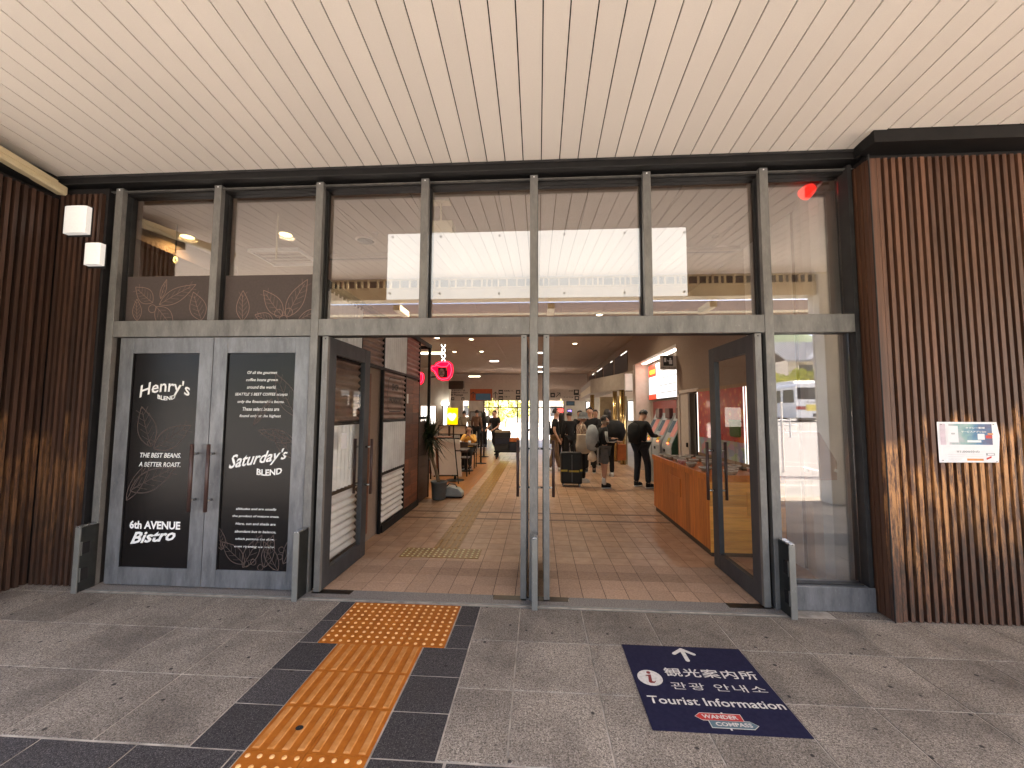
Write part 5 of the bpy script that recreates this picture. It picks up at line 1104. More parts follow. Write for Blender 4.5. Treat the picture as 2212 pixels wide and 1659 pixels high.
# tall figure in black with a big backpack behind the boy
p = person('person in black with long dark hair standing behind the boy in shorts', (1.78, 6.9, 0), R(10), 'cloth_black', 'cloth_black', shoes='cloth_white', H=1.72, style='long', group=QU, eR=(.27, .02, 1.12), wR=(.26, .0, .86), hd=(0, .03, 1.575))
b = MB(); b.lathe((.1, -.25, .88), [(.04, 0), (.2, .05), (.27, .25), (.24, .45), (.1, .55)], 16, 1, .7); held('backpack', 'huge round black backpack behind the boy in shorts', 'backpack', p, b, 'cloth_black')
b = MB(); b.box(.22, .44, -.1, -.0, .42, .82); sb = held('shopping_bag', 'orange and red printed shopping bag below the huge backpack', 'bag', p, b, 'orange_box', False)
p = person('tall man in black partly hidden between the boy and the hat woman', (1.42, 7.6, 0), R(170), 'cloth_black', 'cloth_black', H=1.78, group=QU)
# dark crowd further back
p = person('man in a black shirt and khaki trousers just right of the central doors', (.48, 7.6, 0), R(-95), 'cloth_black', 'cloth_khaki', shoes='cloth_white', H=1.74, short_sleeve=True, group=QU, aL=(-.1, .12, .09), aR=(.1, -.16, .12), kR=(.1, -.04, .5))
b = MB(); b.lathe((0, -.2, .98), [(.03, 0), (.13, .03), (.15, .2), (.12, .36), (.04, .42)], 12, 1, .6); held('backpack', 'small black backpack on the man in khaki trousers', 'backpack', p, b, 'cloth_black')
for x, y, a, h, lab in ((.95, 8.6, 20, 1.66, 'dark haired person in black just behind the bucket hat'), (1.32, 9.2, 160, 1.7, 'person in black far back in the queue, head right of the hat'), (.72, 9.0, -40, 1.62, 'short person in black left of the bucket hat'), (1.75, 9.0, 200, 1.72, 'person in black by the brass columns, above the grey backpack')):
    person(lab, (x, y, 0), R(a), 'cloth_black', 'cloth_black', H=h, style='long' if h < 1.65 else 'short', group=QU)
# suitcase
sc = thing('suitcase', 'large black upright suitcase with yellow luggage straps beside the hat woman', 'suitcase', (.74, 5.55, 0)); x0, x1, y0, y1 = .51, .97, 5.4, 5.7
box('shell', 'case_black', sc, x0, x1, y0, y1, .06, .74, bevel=.035) if 'case_black' in MATS else (pm('case_black', (.006, .006, .007), (.01, .01, .011), 9, .45, spec=.25), box('shell', 'case_black', sc, x0, x1, y0, y1, .06, .74, bevel=.035))
mb = MB(); mb.box(x0-.004, x0+.14, y0-.005, y0, .33, .37).box(x0+.17, x1-.07, y0-.005, y0, .32, .36).box(x1-.05, x1+.004, y0-.005, y0, .34, .38); mb.build('strap', 'yellow_strap', sc); box('zip', 'grey_print', sc, .745, .75, y0-.006, y0-.001, .1, .7)
for xx in (x0+.05, x1-.05):
    for yy in (y0+.05, y1-.05): MB().tube([(xx-.012, yy, .03), (xx+.012, yy, .03)], .03, 12).build('wheel', 'grey_print' if yy < 5.5 else 'black_metal', sc)
mb = MB(); mb.tube([(.7, 5.55, .74), (.7, 5.55, .86), (.72, 5.55, .885), (.78, 5.55, .885), (.8, 5.55, .86), (.8, 5.55, .74)], .01, 6); mb.build('handle', 'black_metal', sc)
# cart man
p = person('worker in a black T-shirt pushing a trolley of blue crates', (-1.55, 11.45, 0), R(155), 'cloth_black', 'cloth_black', H=1.7, short_sleeve=True, eL=(-.2, .1, 1.12), wL=(-.12, .34, 1.0), eR=(.22, .08, 1.12), wR=(.2, .34, .98), kL=(-.1, .2, .52), aL=(-.1, .1, .11), kR=(.1, -.02, .5), aR=(.1, -.35, .13), chs=(0, .06, 1.28), shL=(-.17, .07, 1.37), shR=(.17, .07, 1.37), nck=(0, .08, 1.42), hd=(0, .12, 1.57))
tr = thing('trolley', 'low black platform trolley loaded with crates on four castors', 'trolley', (-1.05, 10.6, 0)); box('deck', 'black_metal', tr, -1.5, -.62, 10.35, 10.95, .24, .29, bevel=.008)
for xx in (-1.42, -.7):
    for yy in (10.42, 10.88): w_ = MB(); w_.tube([(xx-.02, yy, .07), (xx+.02, yy, .07)], .07, 14).box(xx-.035, xx+.035, yy-.012, yy+.012, .07, .24); w_.build('castor', 'black_metal', tr)
mb = MB(); mb.tube([(-1.48, 10.93, .29), (-1.48, 10.93, 1.0), (-.9, 10.93, 1.0), (-.9, 10.93, .29)], .016, 8); mb.build('push_bar', 'black_metal', tr)
def crate(x, y, z, sx, sy, sz, m_, lab):
    t = thing('crate', lab, 'crate', (x, y, z), 'crates on the trolley'); mb = MB(); w_ = .02
    mb.box(x-sx/2, x+sx/2, y-sy/2, y+sy/2, z, z+.02).box(x-sx/2, x+sx/2, y-sy/2, y-sy/2+w_, z+.02, z+sz).box(x-sx/2, x+sx/2, y+sy/2-w_, y+sy/2, z+.02, z+sz).box(x-sx/2, x-sx/2+w_, y-sy/2+w_, y+sy/2-w_, z+.02, z+sz).box(x+sx/2-w_, x+sx/2, y-sy/2+w_, y+sy/2-w_, z+.02, z+sz); mb.build('shell', m_, t)
    mb = MB(); mb.box(x-sx/2-.008, x+sx/2+.008, y-sy/2-.008, y+sy/2+.008, z+sz-.03, z+sz+.004); mb.build('rim', 'crate_dark', t); return t
crate(-1.22, 10.6, .292, .5, .4, .22, 'crate_dark', 'dark crate at the bottom left of the trolley'); crate(-.82, 10.6, .292, .36, .4, .3, 'crate_blue', 'blue crate at the bottom right of the trolley, under the orange box')
crate(-1.22, 10.6, .52, .5, .4, .22, 'crate_blue', 'blue crate in the middle of the left stack'); crate(-1.2, 10.6, .745, .52, .4, .16, 'crate_dark', 'dark crate near the top of the left stack'); 
o = box('carton', 'orange_box', None, -1.0, -.64, 10.42, 10.8, .6, .72, bevel=.006) ; tagp(o, 'flat orange carton lying on the right blue crate', 'carton')
o = box('tray', 'cardboard', None, -1.48, -.96, 10.42, 10.8, .91, .98, bevel=.01); tagp(o, 'beige tray on top of the tallest crate stack', 'tray')
# seated woman and cafe furniture
def table(x, y, lab):
    t = thing('cafe_table', lab, 'table', (x, y, 0), 'dark cafe tables along the walkway'); MB().box(x-.3, x+.3, y-.3, y+.3, .71, .74).build('table_top', 'dark_wood', t, bevel=.005)
    MB().tube([(x, y, .02), (x, y, .71)], .03, 10).build('stem', 'black_metal', t); MB().lathe((x, y, 0), [(.22, 0), (.22, .012), (.04, .03)], 18).build('foot', 'black_metal', t)
table(-1.98, 7.55, 'dark cafe table in front of the seated woman in yellow'); table(-1.95, 6.0, 'dark cafe table nearest the standing board')
def chair(x, y, rz, lab):
    t = thing('cafe_chair', lab, 'chair', (0, 0, 0), 'dark cafe chairs'); MB().box(-.2, .2, -.2, .2, .44, .47).build('seat', 'dark_wood', t, bevel=.005); MB().box(-.2, .2, -.2, -.18, .6, .86).build('backrest', 'dark_wood', t, bevel=.004)
    for a in (-.18, .18):
        for b in (-.18, .18): MB().box(a-.014, a+.014, b-.014, b+.014, 0, .44 if b > 0 else .62).build('leg', 'black_metal', t)
    t.location = (x, y, 0); t.rotation_euler = (0, 0, rz)
chair(-2.0, 8.25, R(180), 'dark chair the woman in yellow sits on'); chair(-1.95, 6.75, 0, 'dark chair between the two cafe tables'); chair(-2.75, 6.3, 0, 'dark chair behind the white standing board')
p = person('seated woman in a bright yellow top with both hands raised to her mouth', (-2.0, 8.2, -.0), R(180), 'cloth_yellow', 'cloth_black', H=1.6, style='long', short_sleeve=False, pel=(0, 0, .55), wst=(0, 0, .7), chs=(0, .02, .9), nck=(0, .02, 1.04), shL=(-.165, .02, .98), shR=(.165, .02, .98), eL=(-.22, .15, .8), wL=(-.06, .2, .98), eR=(.22, .15, .8), wR=(.06, .2, .98), hL=(-.09, .05, .53), hR=(.09, .05, .53), kL=(-.1, .42, .52), kR=(.1, .42, .52), aL=(-.1, .4, .1), aR=(.1, .4, .1), hd=(0, .05, 1.19))
for x, y, lab in ((-1.86, 7.45, 'white cup on the table before the seated woman'), (-2.1, 7.4, 'second white cup on the table before the seated woman'), (-2.15, 5.95, 'white cup on the cafe table behind the standing board')):
    o = MB().lathe((x, y, .741), [(.028, 0), (.04, .09), (.036, .09), (.025, .01)], 14).build('cup', 'white_plastic', smooth=True); tagp(o, lab, 'cup')
# cafe screens
for k, (a, b) in enumerate(((cl(330, 432), cl(478, 560)), (cl(495, 432), cl(548, 560)), (cl(553, 432), cl(735, 565)))):
    t = thing('cafe_screen', ('cream cafe partition screen left, behind the palm', 'narrow cream cafe partition screen in the middle', 'wide cream cafe partition screen beside the seated woman')[k], 'screen', (aty(*a, 9.0)[0], 9.0, 0), 'cream cafe partition screens'); pbox('panel', 'cloth_beige2', t, a, b, 9.0, .02) if 'cloth_beige2' in MATS else (pm('cloth_beige2', (.55, .42, .32), (.5, .37, .28), 12, .8), pbox('panel', 'cloth_beige2', t, a, b, 9.0, .02))
    A = aty(*a, 8.99); B = aty(*b, 8.99); m_ = MB()
    for xx in (A[0], B[0]): m_.box(xx-.015, xx+.015, 8.975, 8.999, 0, A[2])
    m_.box(A[0], B[0], 8.976, 8.998, A[2]-.02, A[2]+.01).box(A[0], B[0], 8.976, 8.998, B[2]-.02, B[2]+.01); m_.build('frame', 'dark_wood', t)
o = box('cafe_counter', 'shop_wood', None, -3.4, -2.35, 7.0, 7.6, 0, .95); tagp(o, 'reddish wooden cafe counter behind the palm', 'counter')
# stanchions
for x, y, lab in ((-1.786, 9.18, 'black barrier post nearest the door, beside the yellow top'), (-1.946, 11.1, 'black barrier post left of the trolley worker')):
    t = thing('barrier_post', lab, 'barrier post', (x, y, 0), 'black barrier posts'); MB().lathe((x, y, 0), [(.18, 0), (.18, .012), (.03, .03)], 20).build('base', 'black_metal', t, smooth=True); MB().lathe((x, y, .03), [(.028, 0), (.028, .85), (.036, .86), (.036, .95), (.02, .96)], 14).build('pole', 'black_metal', t, smooth=True)
t = thing('barrier_belt', 'low dark barrier belt and bin between the posts', 'barrier', (-1.8, 9.2, 0)) if 0 else None
# palm in its pot
pt = thing('potted_palm', 'spiky dracaena palm on a slanting bare trunk in a grey pot', 'potted plant', (-1.83, 3.93, 0))
MB().lathe((-1.83, 3.93, 0), [(.11, 0), (.125, .02), (.145, .3), (.155, .31), (.155, .335), (.135, .335), (.13, .29), (.001, .28)], 24, cap=False).build('pot', 'pot_grey', pt, smooth=True)
T0 = Vector((-1.83, 3.93, .28)); T1 = aty(*cl(150, 650), 3.98); MB().tube([T0, T0.lerp(T1, .33)+Vector((.015, 0, 0)), T0.lerp(T1, .66)+Vector((-.01, .01, 0)), T1], [.034, .03, .028, .024], 10).build('trunk', 'bark', pt, smooth=True); T2 = aty(*cl(225, 700), 4.02); MB().tube([T0.lerp(T1, .45), T2, T2+Vector((-.02, 0, .12))], [.022, .018, .016], 8).build('branch', 'bark', pt, smooth=True)
lf = MB(); rnd = random.Random(3)
for c_, n_ in ((T1, 90), (T2+Vector((0, 0, .1)), 60), (T1+Vector((.0, 0, .16)), 60)):
    for k in range(n_):
        az = rnd.uniform(0, 6.28); el = rnd.uniform(-.7, 1.35); L = rnd.uniform(.34, .6); d = Vector((math.cos(az)*math.cos(el), math.sin(az)*math.cos(el), math.sin(el))); q = d.cross(Vector((0, 0, 1))).normalized()*.017; dr_ = Vector((0, 0, -.1*math.cos(el)))
        a = c_; b = c_+d*L*.5+dr_*.3; e_ = c_+d*L+dr_*1.6; n = len(lf.v); lf.v += [tuple(a-q*.6), tuple(a+q*.6), tuple(b+q), tuple(b-q), tuple(e_)]; lf.f += [(n, n+1, n+2, n+3), (n+3, n+2, n+4)]
lf.build('fronds', 'leaf', pt)
# standing board
sb_ = thing('standing_board', 'blank white A-frame standing board with a black frame next to the palm', 'signboard', (-1.95, 5.6, 0)); yb = 5.6
def qp(pts, Y, m_, n, th=.012):
    A = [aty(*p_, Y+dy) for p_, dy in pts]; return MB().prism(A, (0, th, 0)).build(n, m_, sb_)
qp([(cl(320, 628), .12), (cl(550, 630), .12), (cl(605, 1168), 0), (cl(340, 1165), 0)], yb, 'white_board', 'front_panel') if 'white_board' in MATS else (pm('white_board', (.78, .72, .66), (.74, .68, .62), 5, .5), qp([(cl(320, 628), .12), (cl(550, 630), .12), (cl(605, 1168), 0), (cl(340, 1165), 0)], yb, 'white_board', 'front_panel'))
qp([(cl(565, 630), .13), (cl(640, 632), .13), (cl(672, 1192), .05), (cl(622, 1190), .05)], yb, 'white_board', 'side_panel'); qp([(cl(200, 900), .1), (cl(268, 640), .2), (cl(300, 1170), .1), (cl(232, 1180), .1)], yb+.1, 'white_board', 'back_panel')
for a, b in ((cl(303, 620), cl(330, 1185)), (cl(556, 620), cl(612, 1185))): A = aty(*a, yb+.1); B = aty(*b, yb-.02); B2 = B+(B-A)*(B[2]/(A[2]-B[2])); MB().tube([A, B2], .014, 6).build('leg', 'black_metal', sb_)
A = aty(*cl(330, 1180), yb-.01); B = aty(*cl(610, 1180), yb-.01); MB().tube([A, B], .016, 6).build('bottom_bar', 'black_metal', sb_); A = aty(*cl(305, 625), yb+.1); B = aty(*cl(640, 628), yb+.1); MB().tube([A, B], .014, 6).build('top_bar', 'black_metal', sb_)
# floor blower
bl = thing('floor_blower', 'small grey rounded floor blower with a carry handle beside the pot', 'blower', (-1.6, 4.15, 0)); x, y = -1.585, 4.15
MB().prism([(x-.17, y-.12, .03), (x+.17, y-.12, .03), (x+.16, y-.12, .1), (x+.09, y-.12, .17), (x-.06, y-.12, .21), (x-.17, y-.12, .19)], (0, .24, 0)).build('housing', 'blower_grey', bl, bevel=.018) if 'blower_grey' in MATS else (pm('blower_grey', (.3, .32, .32), (.25, .27, .27), 8, .35), MB().prism([(x-.17, y-.12, .03), (x+.17, y-.12, .03), (x+.16, y-.12, .1), (x+.09, y-.12, .17), (x-.06, y-.12, .21), (x-.17, y-.12, .19)], (0, .24, 0)).build('housing', 'blower_grey', bl, bevel=.018))
MB().tube([(x-.15, y, .2), (x-.1, y, .25), (x+.02, y, .235), (x+.05, y, .185)], .012, 8).build('handle', 'pot_grey', bl, smooth=True); box('skirt', 'black_metal', bl, x-.16, x+.165, y-.11, y+.11, 0, .03)
# neon cups
def cup(Y, ox, lab, sc_=1.0):
    t = thing('neon_cup', lab, 'neon sign', (-2.05, Y, 2.5), 'red neon coffee cups')
    def P(x, y): v = aty(*cf(x, y), 5.0); return Vector(((v[0]+2.0)*sc_+ox, Y, (v[2]-2.5)*sc_+2.5))
    out = [(400, 520), (480, 492), (600, 495), (655, 540), (665, 640), (645, 730), (590, 785), (500, 795), (430, 765), (400, 710), (380, 670), (330, 640), (320, 590), (345, 560), (390, 555)]
    MB().prism([P(*q) for q in out], (0, .06, 0)).build('cup_body', 'cup_red', t)
    tb_ = MB(); tb_.tube([P(x, y)+Vector((0, -.02, 0)) for x, y in ((415, 545), (480, 510), (590, 510), (632, 550), (645, 640), (625, 715), (580, 765), (500, 775), (445, 750), (415, 700), (395, 655), (345, 620), (340, 590), (362, 575), (395, 580))], .0055, 6, closed=True)
    tb_.tube([P(x, y)+Vector((0, -.024, 0)) for x, y in ((420, 560), (500, 585), (580, 575), (610, 530))], .005, 6); tb_.build('neon_outline', 'neon_red', t)
    MB().prism([P(x, y)+Vector((0, -.012, 0)) for x, y in ((435, 590), (585, 590), (585, 740), (480, 755), (440, 715))], (0, .01, 0)).build('dark_face', 'dark_red', t)
    MB().prism([P(495+42*math.cos(i*.4), 675+66*math.sin(i*.4))+Vector((0, -.02, 0)) for i in range(16)], (0, .006, 0)).build('oval_badge', 'badge_pink', t)
    c_ = P(495, 675); txt('SBC', 'letter_dark', t, cx=c_[0], cz=c_[2], y=Y-.024, w=.09*sc_, h=.1*sc_, bold=.01, name='monogram')
    MB().tube([P(568, 595)+Vector((0, -.02, 0)), P(570, 640)+Vector((0, -.02, 0))], .012, 6).build('highlight', 'badge_pink', t)
    for s_ in (1, -1):
        pts = []
        for i in range(25):
            u = i/24; y_ = 495-255*u; am = 30*(1 if u > .02 else 1); pts.append(P(518+s_*28*math.cos(u*math.pi*3.1), y_)+Vector((0, -.01*s_, 0)))
        MB().tube(pts, .006, 6).build('neon_steam', 'neon_white', t)
    MB().tube([P(300, 740), P(400, 735)], .015, 6).build('bracket', 'black_metal', t)
pm('badge_pink', (.75, .45, .4), None, 10, .5)
cup(4.85, -2.0+.005, 'glowing red neon coffee cup with white steam hung beside the kiosk'); cup(6.8, aty(916, 798, 6.8)[0]-.16, 'second red neon cup mostly hidden behind the black kiosk frame', .8)
# far group and walker
for x, y, a, h, tp_, st_, lab in ((-3.25, 14.2, 10, 1.68, 'cloth_beige', 'short', 'person in a pale shirt with a dark shoulder strap in the far cafe group, leftmost'), (-2.75, 14.6, -10, 1.72, 'cloth_brown', 'short', 'person in a brown top in the far cafe group, middle'), (-2.45, 14.9, 30, 1.64, 'cloth_black', 'long', 'person in dark clothes at the right of the far cafe group')):
    person(lab, (x, y, 0), R(a), tp_, 'cloth_black', H=h, style=st_, group='people standing beyond the cafe')
p = person('far pedestrian in a white shirt striding outside the bright doors', (-.45, 27, -.02), R(-90), 'cloth_white', 'cloth_black', H=1.7, short_sleeve=True, kL=(-.08, .2, .5), aL=(-.08, .3, .1), kR=(.08, -.05, .5), aR=(.08, -.32, .13))
o = thing('person_bag', '', '', (0, 0, 0)) if 0 else None
A = aty(*cl(1085, 290), 13.0); o = MB().tube([(A[0]+.15, 13, .9), (A[0]-.1, 13, A[2])], [.16, .07], 12).build('instrument_case', 'cloth_grey'); tagp(o, 'slanting dark instrument case standing left of the trolley worker', 'case')
# ================================================================ OUTDOORS
YG = .128
def gz(y): return -.12 if y > -4.85 else (-.12+(-4.85-y)*.046 if y > -60 else 2.42+(-60-y)*.01)
ys = [400, 60, -4.86, -10, -26, -60, -400]
mb = MB()
for a, b in zip(ys, ys[1:]): n = len(mb.v); mb.v += [(-400, a, gz(a)-.004-(.06 if a > -4 else 0)), (400, a, gz(a)-.004-(.06 if a > -4 else 0)), (400, b, gz(b)-.004-(.06 if b > -4 else 0)), (-400, b, gz(b)-.004-(.06 if b > -4 else 0))]; mb.f.append((n, n+1, n+2, n+3))
struct(mb.build('ground', 'plain_ground', center=False))
mb = MB(); mb.v += [(-60, -4.86, gz(-4.86)), (60, -4.86, gz(-4.86)), (60, -38, gz(-38)), (-60, -38, gz(-38))]; mb.f.append((0, 1, 2, 3)); struct(mb.build('road', 'road_pale', center=False)) if 'road_pale' in MATS else (pm('road_pale', (.2, .195, .19), (.15, .147, .143), 60, .9), struct(mb.build('road', 'road_pale', center=False)))
struct(box('plaza', 'pink_paving', None, -30, 30, 20.5, 60, -.15, -.02))
def mpt(px, py, dist):
    d = ray(px, py)*(dist/FPX); p_ = O+d; return Vector((p_[0], YG-p_[1], p_[2]))
def mgr(px, py, up=.006):
    d = ray(px, py); lo_, hi_ = .001, .12
    for _ in range(50):
        mid = (lo_+hi_)/2; p_ = O+d*mid; z_ = gz(YG-p_[1])
        if p_[2] > z_: lo_ = mid
        else: hi_ = mid
    p_ = O+d*lo_; y_ = YG-p_[1]; return Vector((p_[0], y_, gz(y_)+up))
def g6(x, y): return ((3050+.4219*x)*.5486, (1300+.4219*y)*.5486)
def line(pts, w_, name='road_marking', k=0):
    P_ = [mgr(*g6(*q)) for q in pts]; mb = MB(); P_[0] = P_[0]; mb.strip(P_, w_, (0, 0, 1)); struct(mb.build(name, 'road_white'))
line([(60, 955), (400, 950), (560, 972)], .35); line([(90, 992), (560, 1002)], .14); line([(40, 1225), (575, 1256)], .07); line([(30, 1270), (260, 1276), (590, 1362)], .1); line([(40, 1449), (600, 1452)], .05); line([(265, 1545), (460, 1590)], .25)
# bus
DB = 31.0; b0 = mpt(*g6(203, 845), DB); zb = gz(b0[1]); bw, bh, bL = 2.45, 3.0, 9.5; X, Y, Z = b0[0], b0[1], zb
bus = thing('bus', 'white route bus seen from behind with a yellow advert band, mirrored in the right pane', 'bus', (X+bw/2, Y-bL/2, Z))
mb = MB(); prof = [(X, Z+.3), (X, Z+2.75), (X+.15, Z+bh-.05), (X+.4, Z+bh), (X+bw-.4, Z+bh), (X+bw-.15, Z+bh-.05), (X+bw, Z+2.75), (X+bw, Z+.3)]; mb.prism([(a, Y, b) for a, b in prof], (0, -bL, 0)); mb.build('body', 'bus_white', bus, bevel=.03)
box('rear_window', 'bus_glass', bus, X+.16, X+bw-.16, Y+.004, Y+.02, Z+1.75, Z+2.65); box('roof_unit', 'bus_white', bus, X+.4, X+bw-.4, Y-3.5, Y-.8, Z+bh, Z+bh+.25, bevel=.05)
for k in range(5): box('side_window', 'bus_glass', bus, X-.012, X-.002, Y-1.7*k-1.55, Y-1.7*k-.2, Z+1.5, Z+2.5)
box('advert_band', 'bus_yellow', bus, X+.75, X+bw-.05, Y+.004, Y+.016, Z+.85, Z+1.35) if 'bus_yellow' in MATS else (pm('bus_yellow', (.75, .62, .12), (.7, .55, .1), 6, .4), box('advert_band', 'bus_yellow', bus, X+.75, X+bw-.05, Y+.004, Y+.016, Z+.85, Z+1.35))
box('number_plate', 'letter_dark', bus, X+1.25, X+1.75, Y+.004, Y+.018, Z+.4, Z+.66); box('stripe', 'red_dull', bus, X+.02, X+.72, Y+.004, Y+.012, Z+.95, Z+1.2); box('rear_lamp', 'orange_box', bus, X+1.95, X+2.35, Y+.004, Y+.02, Z+.25, Z+.36)
box('bumper', 'bus_glass', bus, X+.02, X+bw-.02, Y-.05, Y+.03, Z+.15, Z+.32)
FB = (Vector((0, Y+.02, 0)), Vector((-1, 0, 0)), Vector((0, 0, 1))); txt('国の甲八大', 'letter_dark', bus, cx=-(X+1.5), cz=Z+1.52, w=1.5, h=.17, frame=FB, bold=.02)
for yy in (Y-1.9, Y-7.6):
    for xx in (X+.02, X+bw-.26): w_ = MB(); w_.tube([(xx, yy, Z+.42), (xx+.24, yy, Z+.42)], .42, 20); w_.build('wheel', 'black_metal', bus)
# house behind
DH = 44; h0 = mpt(*g6(130, 470), DH); h1 = mpt(*g6(640, 470), DH); e0 = mpt(*g6(75, 285), DH); e1 = mpt(*g6(700, 285), DH); r0 = mpt(*g6(85, 205), DH); gp_ = mpt(*g6(500, 150), DH); hz = gz(h0[1])
hs = thing('house', 'two storey plaster house with grey tiled roof beyond the bus, mirrored in the right pane', 'house', (h0[0]+4, h0[1]-4, hz))
box('wall', 'plaster', hs, h0[0], h1[0], h0[1]-7, h0[1], hz, e0[2]+.1)
mb = MB(); mb.prism([(e0[0], e0[1]+.7, e0[2]), (e0[0], e0[1]-3.5, e0[2]+2.6), (e0[0], e0[1]-7.7, e0[2]), (e0[0], e0[1]-7.6, e0[2]-.2), (e0[0], e0[1]-3.5, e0[2]+2.35), (e0[0], e0[1]+.7, e0[2]-.2)], (e1[0]-e0[0], 0, 0)); rf = mb.build('roof', 'roof_tile', hs)
mb = MB(); k = 0
while k*.3 < e1[0]-e0[0]: xx = e0[0]+.3*k; mb.tube([(xx, e0[1]+.72, e0[2]+.03), (xx, e0[1]-3.5, e0[2]+2.64)], .06, 5); k += 1
mb.build('tile_ribs', 'roof_tile', rf)
mb = MB(); mb.prism([(gp_[0]-2.6, e0[1]+1.2, e0[2]+.1), (gp_[0], e0[1]+1.2, gp_[2]), (gp_[0]+2.6, e0[1]+1.2, e0[2]+.1)], (0, -3, 0)); mb.build('gable', 'plaster', hs); mb = MB(); mb.prism([(gp_[0]-3, e0[1]+1.6, e0[2]), (gp_[0], e0[1]+1.6, gp_[2]+.25), (gp_[0]+3, e0[1]+1.6, e0[2]), (gp_[0]+3, e0[1]+1.6, e0[2]-.2), (gp_[0], e0[1]+1.6, gp_[2]+.02), (gp_[0]-3, e0[1]+1.6, e0[2]-.2)], (0, -3.6, 0)); mb.build('gable_roof', 'roof_tile', hs)
w0 = mpt(*g6(225, 325), DH); w1 = mpt(*g6(350, 420), DH); f_ = box('window', 'bus_glass', hs, w0[0], w1[0], h0[1]+.004, h0[1]+.05, w1[2], w0[2]); box('window_frame', 'white_plastic', f_, w0[0]-.06, w0[0], h0[1]+.004, h0[1]+.08, w1[2], w0[2])
# pole, shrubs, rail
pb = mpt(*g6(388, 450), 36); pz = gz(pb[1]); o = MB().tube([(pb[0], pb[1], pz), (pb[0], pb[1], pz+11)], [.17, .12], 12).build('utility_pole', 'pole_conc', smooth=True); tagp(o, 'pinkish concrete utility pole beyond the bus, mirrored in the right pane', 'pole')
def foliage(name, c_, r_, n, m_, par, seed, sz=.16):
    rn = random.Random(seed); mb = MB(); cl_ = [(Vector((rn.gauss(0, .5), rn.gauss(0, .5), rn.gauss(0, .42))), rn.uniform(.3, .55)) for _ in range(9)]
    for k in range(n):
        q, rr = cl_[k % 9]; v = Vector((rn.gauss(0, 1), rn.gauss(0, 1), rn.gauss(0, 1))).normalized()*rr*rn.random()**.3; p_ = Vector(c_)+Vector(((q[0]+v[0])*r_[0], (q[1]+v[1])*r_[1], (q[2]+v[2])*r_[2]))
        a = Vector((rn.gauss(0, 1), rn.gauss(0, 1), rn.gauss(0, 1))).normalized(); b = a.orthogonal().normalized(); s_ = sz*rn.uniform(.6, 1.3); n0 = len(mb.v)
        mb.v += [tuple(p_-a*s_), tuple(p_+b*s_*.5), tuple(p_+a*s_), tuple(p_-b*s_*.5)]; mb.f.append((n0, n0+1, n0+2, n0+3))
    return mb.build(name, m_, par)
def shrub(px, py, d, r_, lab, seed, m_='shrub_leaf'):
    c_ = mpt(*g6(px, py), d); z_ = gz(c_[1]); t = thing('shrub', lab, 'shrub', (c_[0], c_[1], z_), 'yellow shrubs beyond the bus'); foliage('foliage', c_, r_, 1400, m_, t, seed, .14)
    MB().tube([(c_[0], c_[1], z_), (c_[0]+.1, c_[1], c_[2])], [.09, .04], 7).build('stem', 'bark', t)
shrub(140, 470, 38, (1.2, 1, .7), 'low yellow shrub mirrored left of the bus roof', 1); shrub(300, 430, 38, (1.5, 1.2, .9), 'yellow shrub mirrored left of the utility pole', 2); shrub(480, 385, 38.5, (1.9, 1.2, 1.3), 'largest yellow shrub mirrored right of the utility pole', 3)
ra = mpt(*g6(30, 720), 20); rb = mpt(*g6(190, 720), 20); rz_ = gz(ra[1]); t = thing('guard_rail', 'white pedestrian guard rail beside the road, mirrored left of the bus', 'guard rail', (ra[0], ra[1], rz_))
mb = MB()
for h_ in (.85, .6, .3): mb.tube([(ra[0]-3, ra[1], rz_+h_), (rb[0], ra[1], rz_+h_)], .03, 8)
mb.build('rails', 'white_plastic', t)
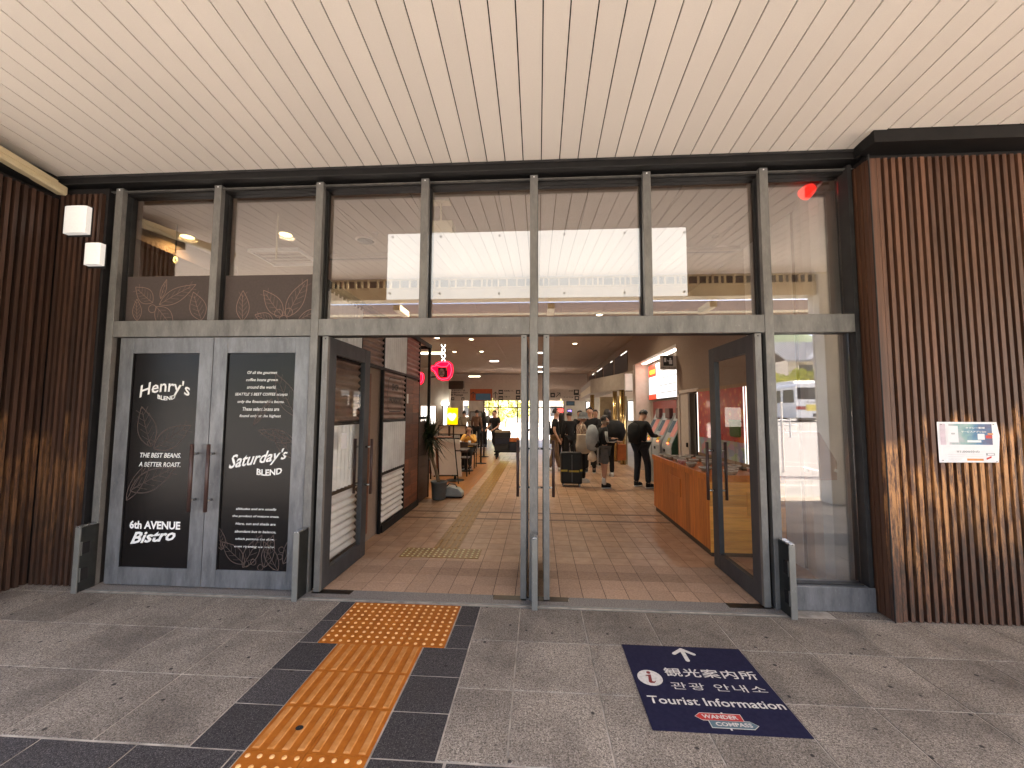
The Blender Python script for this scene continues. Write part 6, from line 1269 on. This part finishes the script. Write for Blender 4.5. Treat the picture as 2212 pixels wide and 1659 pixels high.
for k in range(4): MB().tube([(rb[0]-1.6*k-.3, ra[1], rz_), (rb[0]-1.6*k-.3, ra[1], rz_+.95)], .04, 8).build('post', 'white_plastic', t)
A = mgr(*g6(85, 1325)); B_ = (A[0], A[1], A[2]+1.9); o = MB().tube([A, B_], .03, 8).build('marker_pole', 'white_plastic'); tagp(o, 'thin white marker pole near the road edge, mirrored in the right pane', 'pole')
# wooded hill
mb = MB(); nx, ny = 60, 12; rn = random.Random(5)
for j in range(ny):
    for i in range(nx):
        x = -150+i*9; t_ = j/(ny-1); y = -150-t_*160; mb.v.append((x, y, 1+(58+14*math.sin(x*.02)+7*math.sin(x*.053+1))*math.sin(t_*math.pi/2)+rn.uniform(-2.2, 2.2)*(t_ > 0)))
for j in range(ny-1):
    for i in range(nx-1): a = j*nx+i; mb.f.append((a, a+1, a+nx+1, a+nx))
struct(mb.build('hill', 'hill_green', smooth=True, center=False))
# beyond the far doors: bright street with trees and a red banner
def tree(px, py, Y, r_, lab, seed, h0_=2.2):
    c_ = aty(px, py, Y); t = thing('tree', lab, 'tree', (c_[0], Y, -.02), 'trees outside the far doors'); foliage('crown', c_, r_, 2600, 'tree_leaf', t, seed, .2)
    MB().tube([(c_[0], Y, -.02), (c_[0]+.1, Y, c_[2]*.5), (c_[0]-.1, Y, c_[2])], [.16, .12, .07], 8).build('trunk', 'bark', t)
tree(1072, 860, 36, (2.2, 1.6, 1.8), 'yellow green street tree framed by the left panes of the far doors', 11); tree(1092, 885, 40, (1.8, 1.4, 1.4), 'yellower street tree right behind the first, beyond the far doors', 12); tree(1240, 850, 45, (2.5, 2, 2.2), 'street tree at the right edge of the far doors', 13)
o = pbox('banner', 'red_paint', None, cp(275, 172), cp(395, 330), 23, .05); tagp(o, 'red banner outside the right part of the far doors', 'banner')
ob = thing('far_building', 'pale low building across the street beyond the far doors', 'building', (0, 62, -.1)); box('wall', 'plaster', ob, -30, 30, 62, 70, -.1, 4); box('roof', 'roof_tile', ob, -30.4, 30.4, 61.6, 70.4, 4, 4.4)
for k in range(12): box('window', 'bus_glass', ob, -28+5*k, -26+5*k, 61.96, 61.995, 1, 2.6)
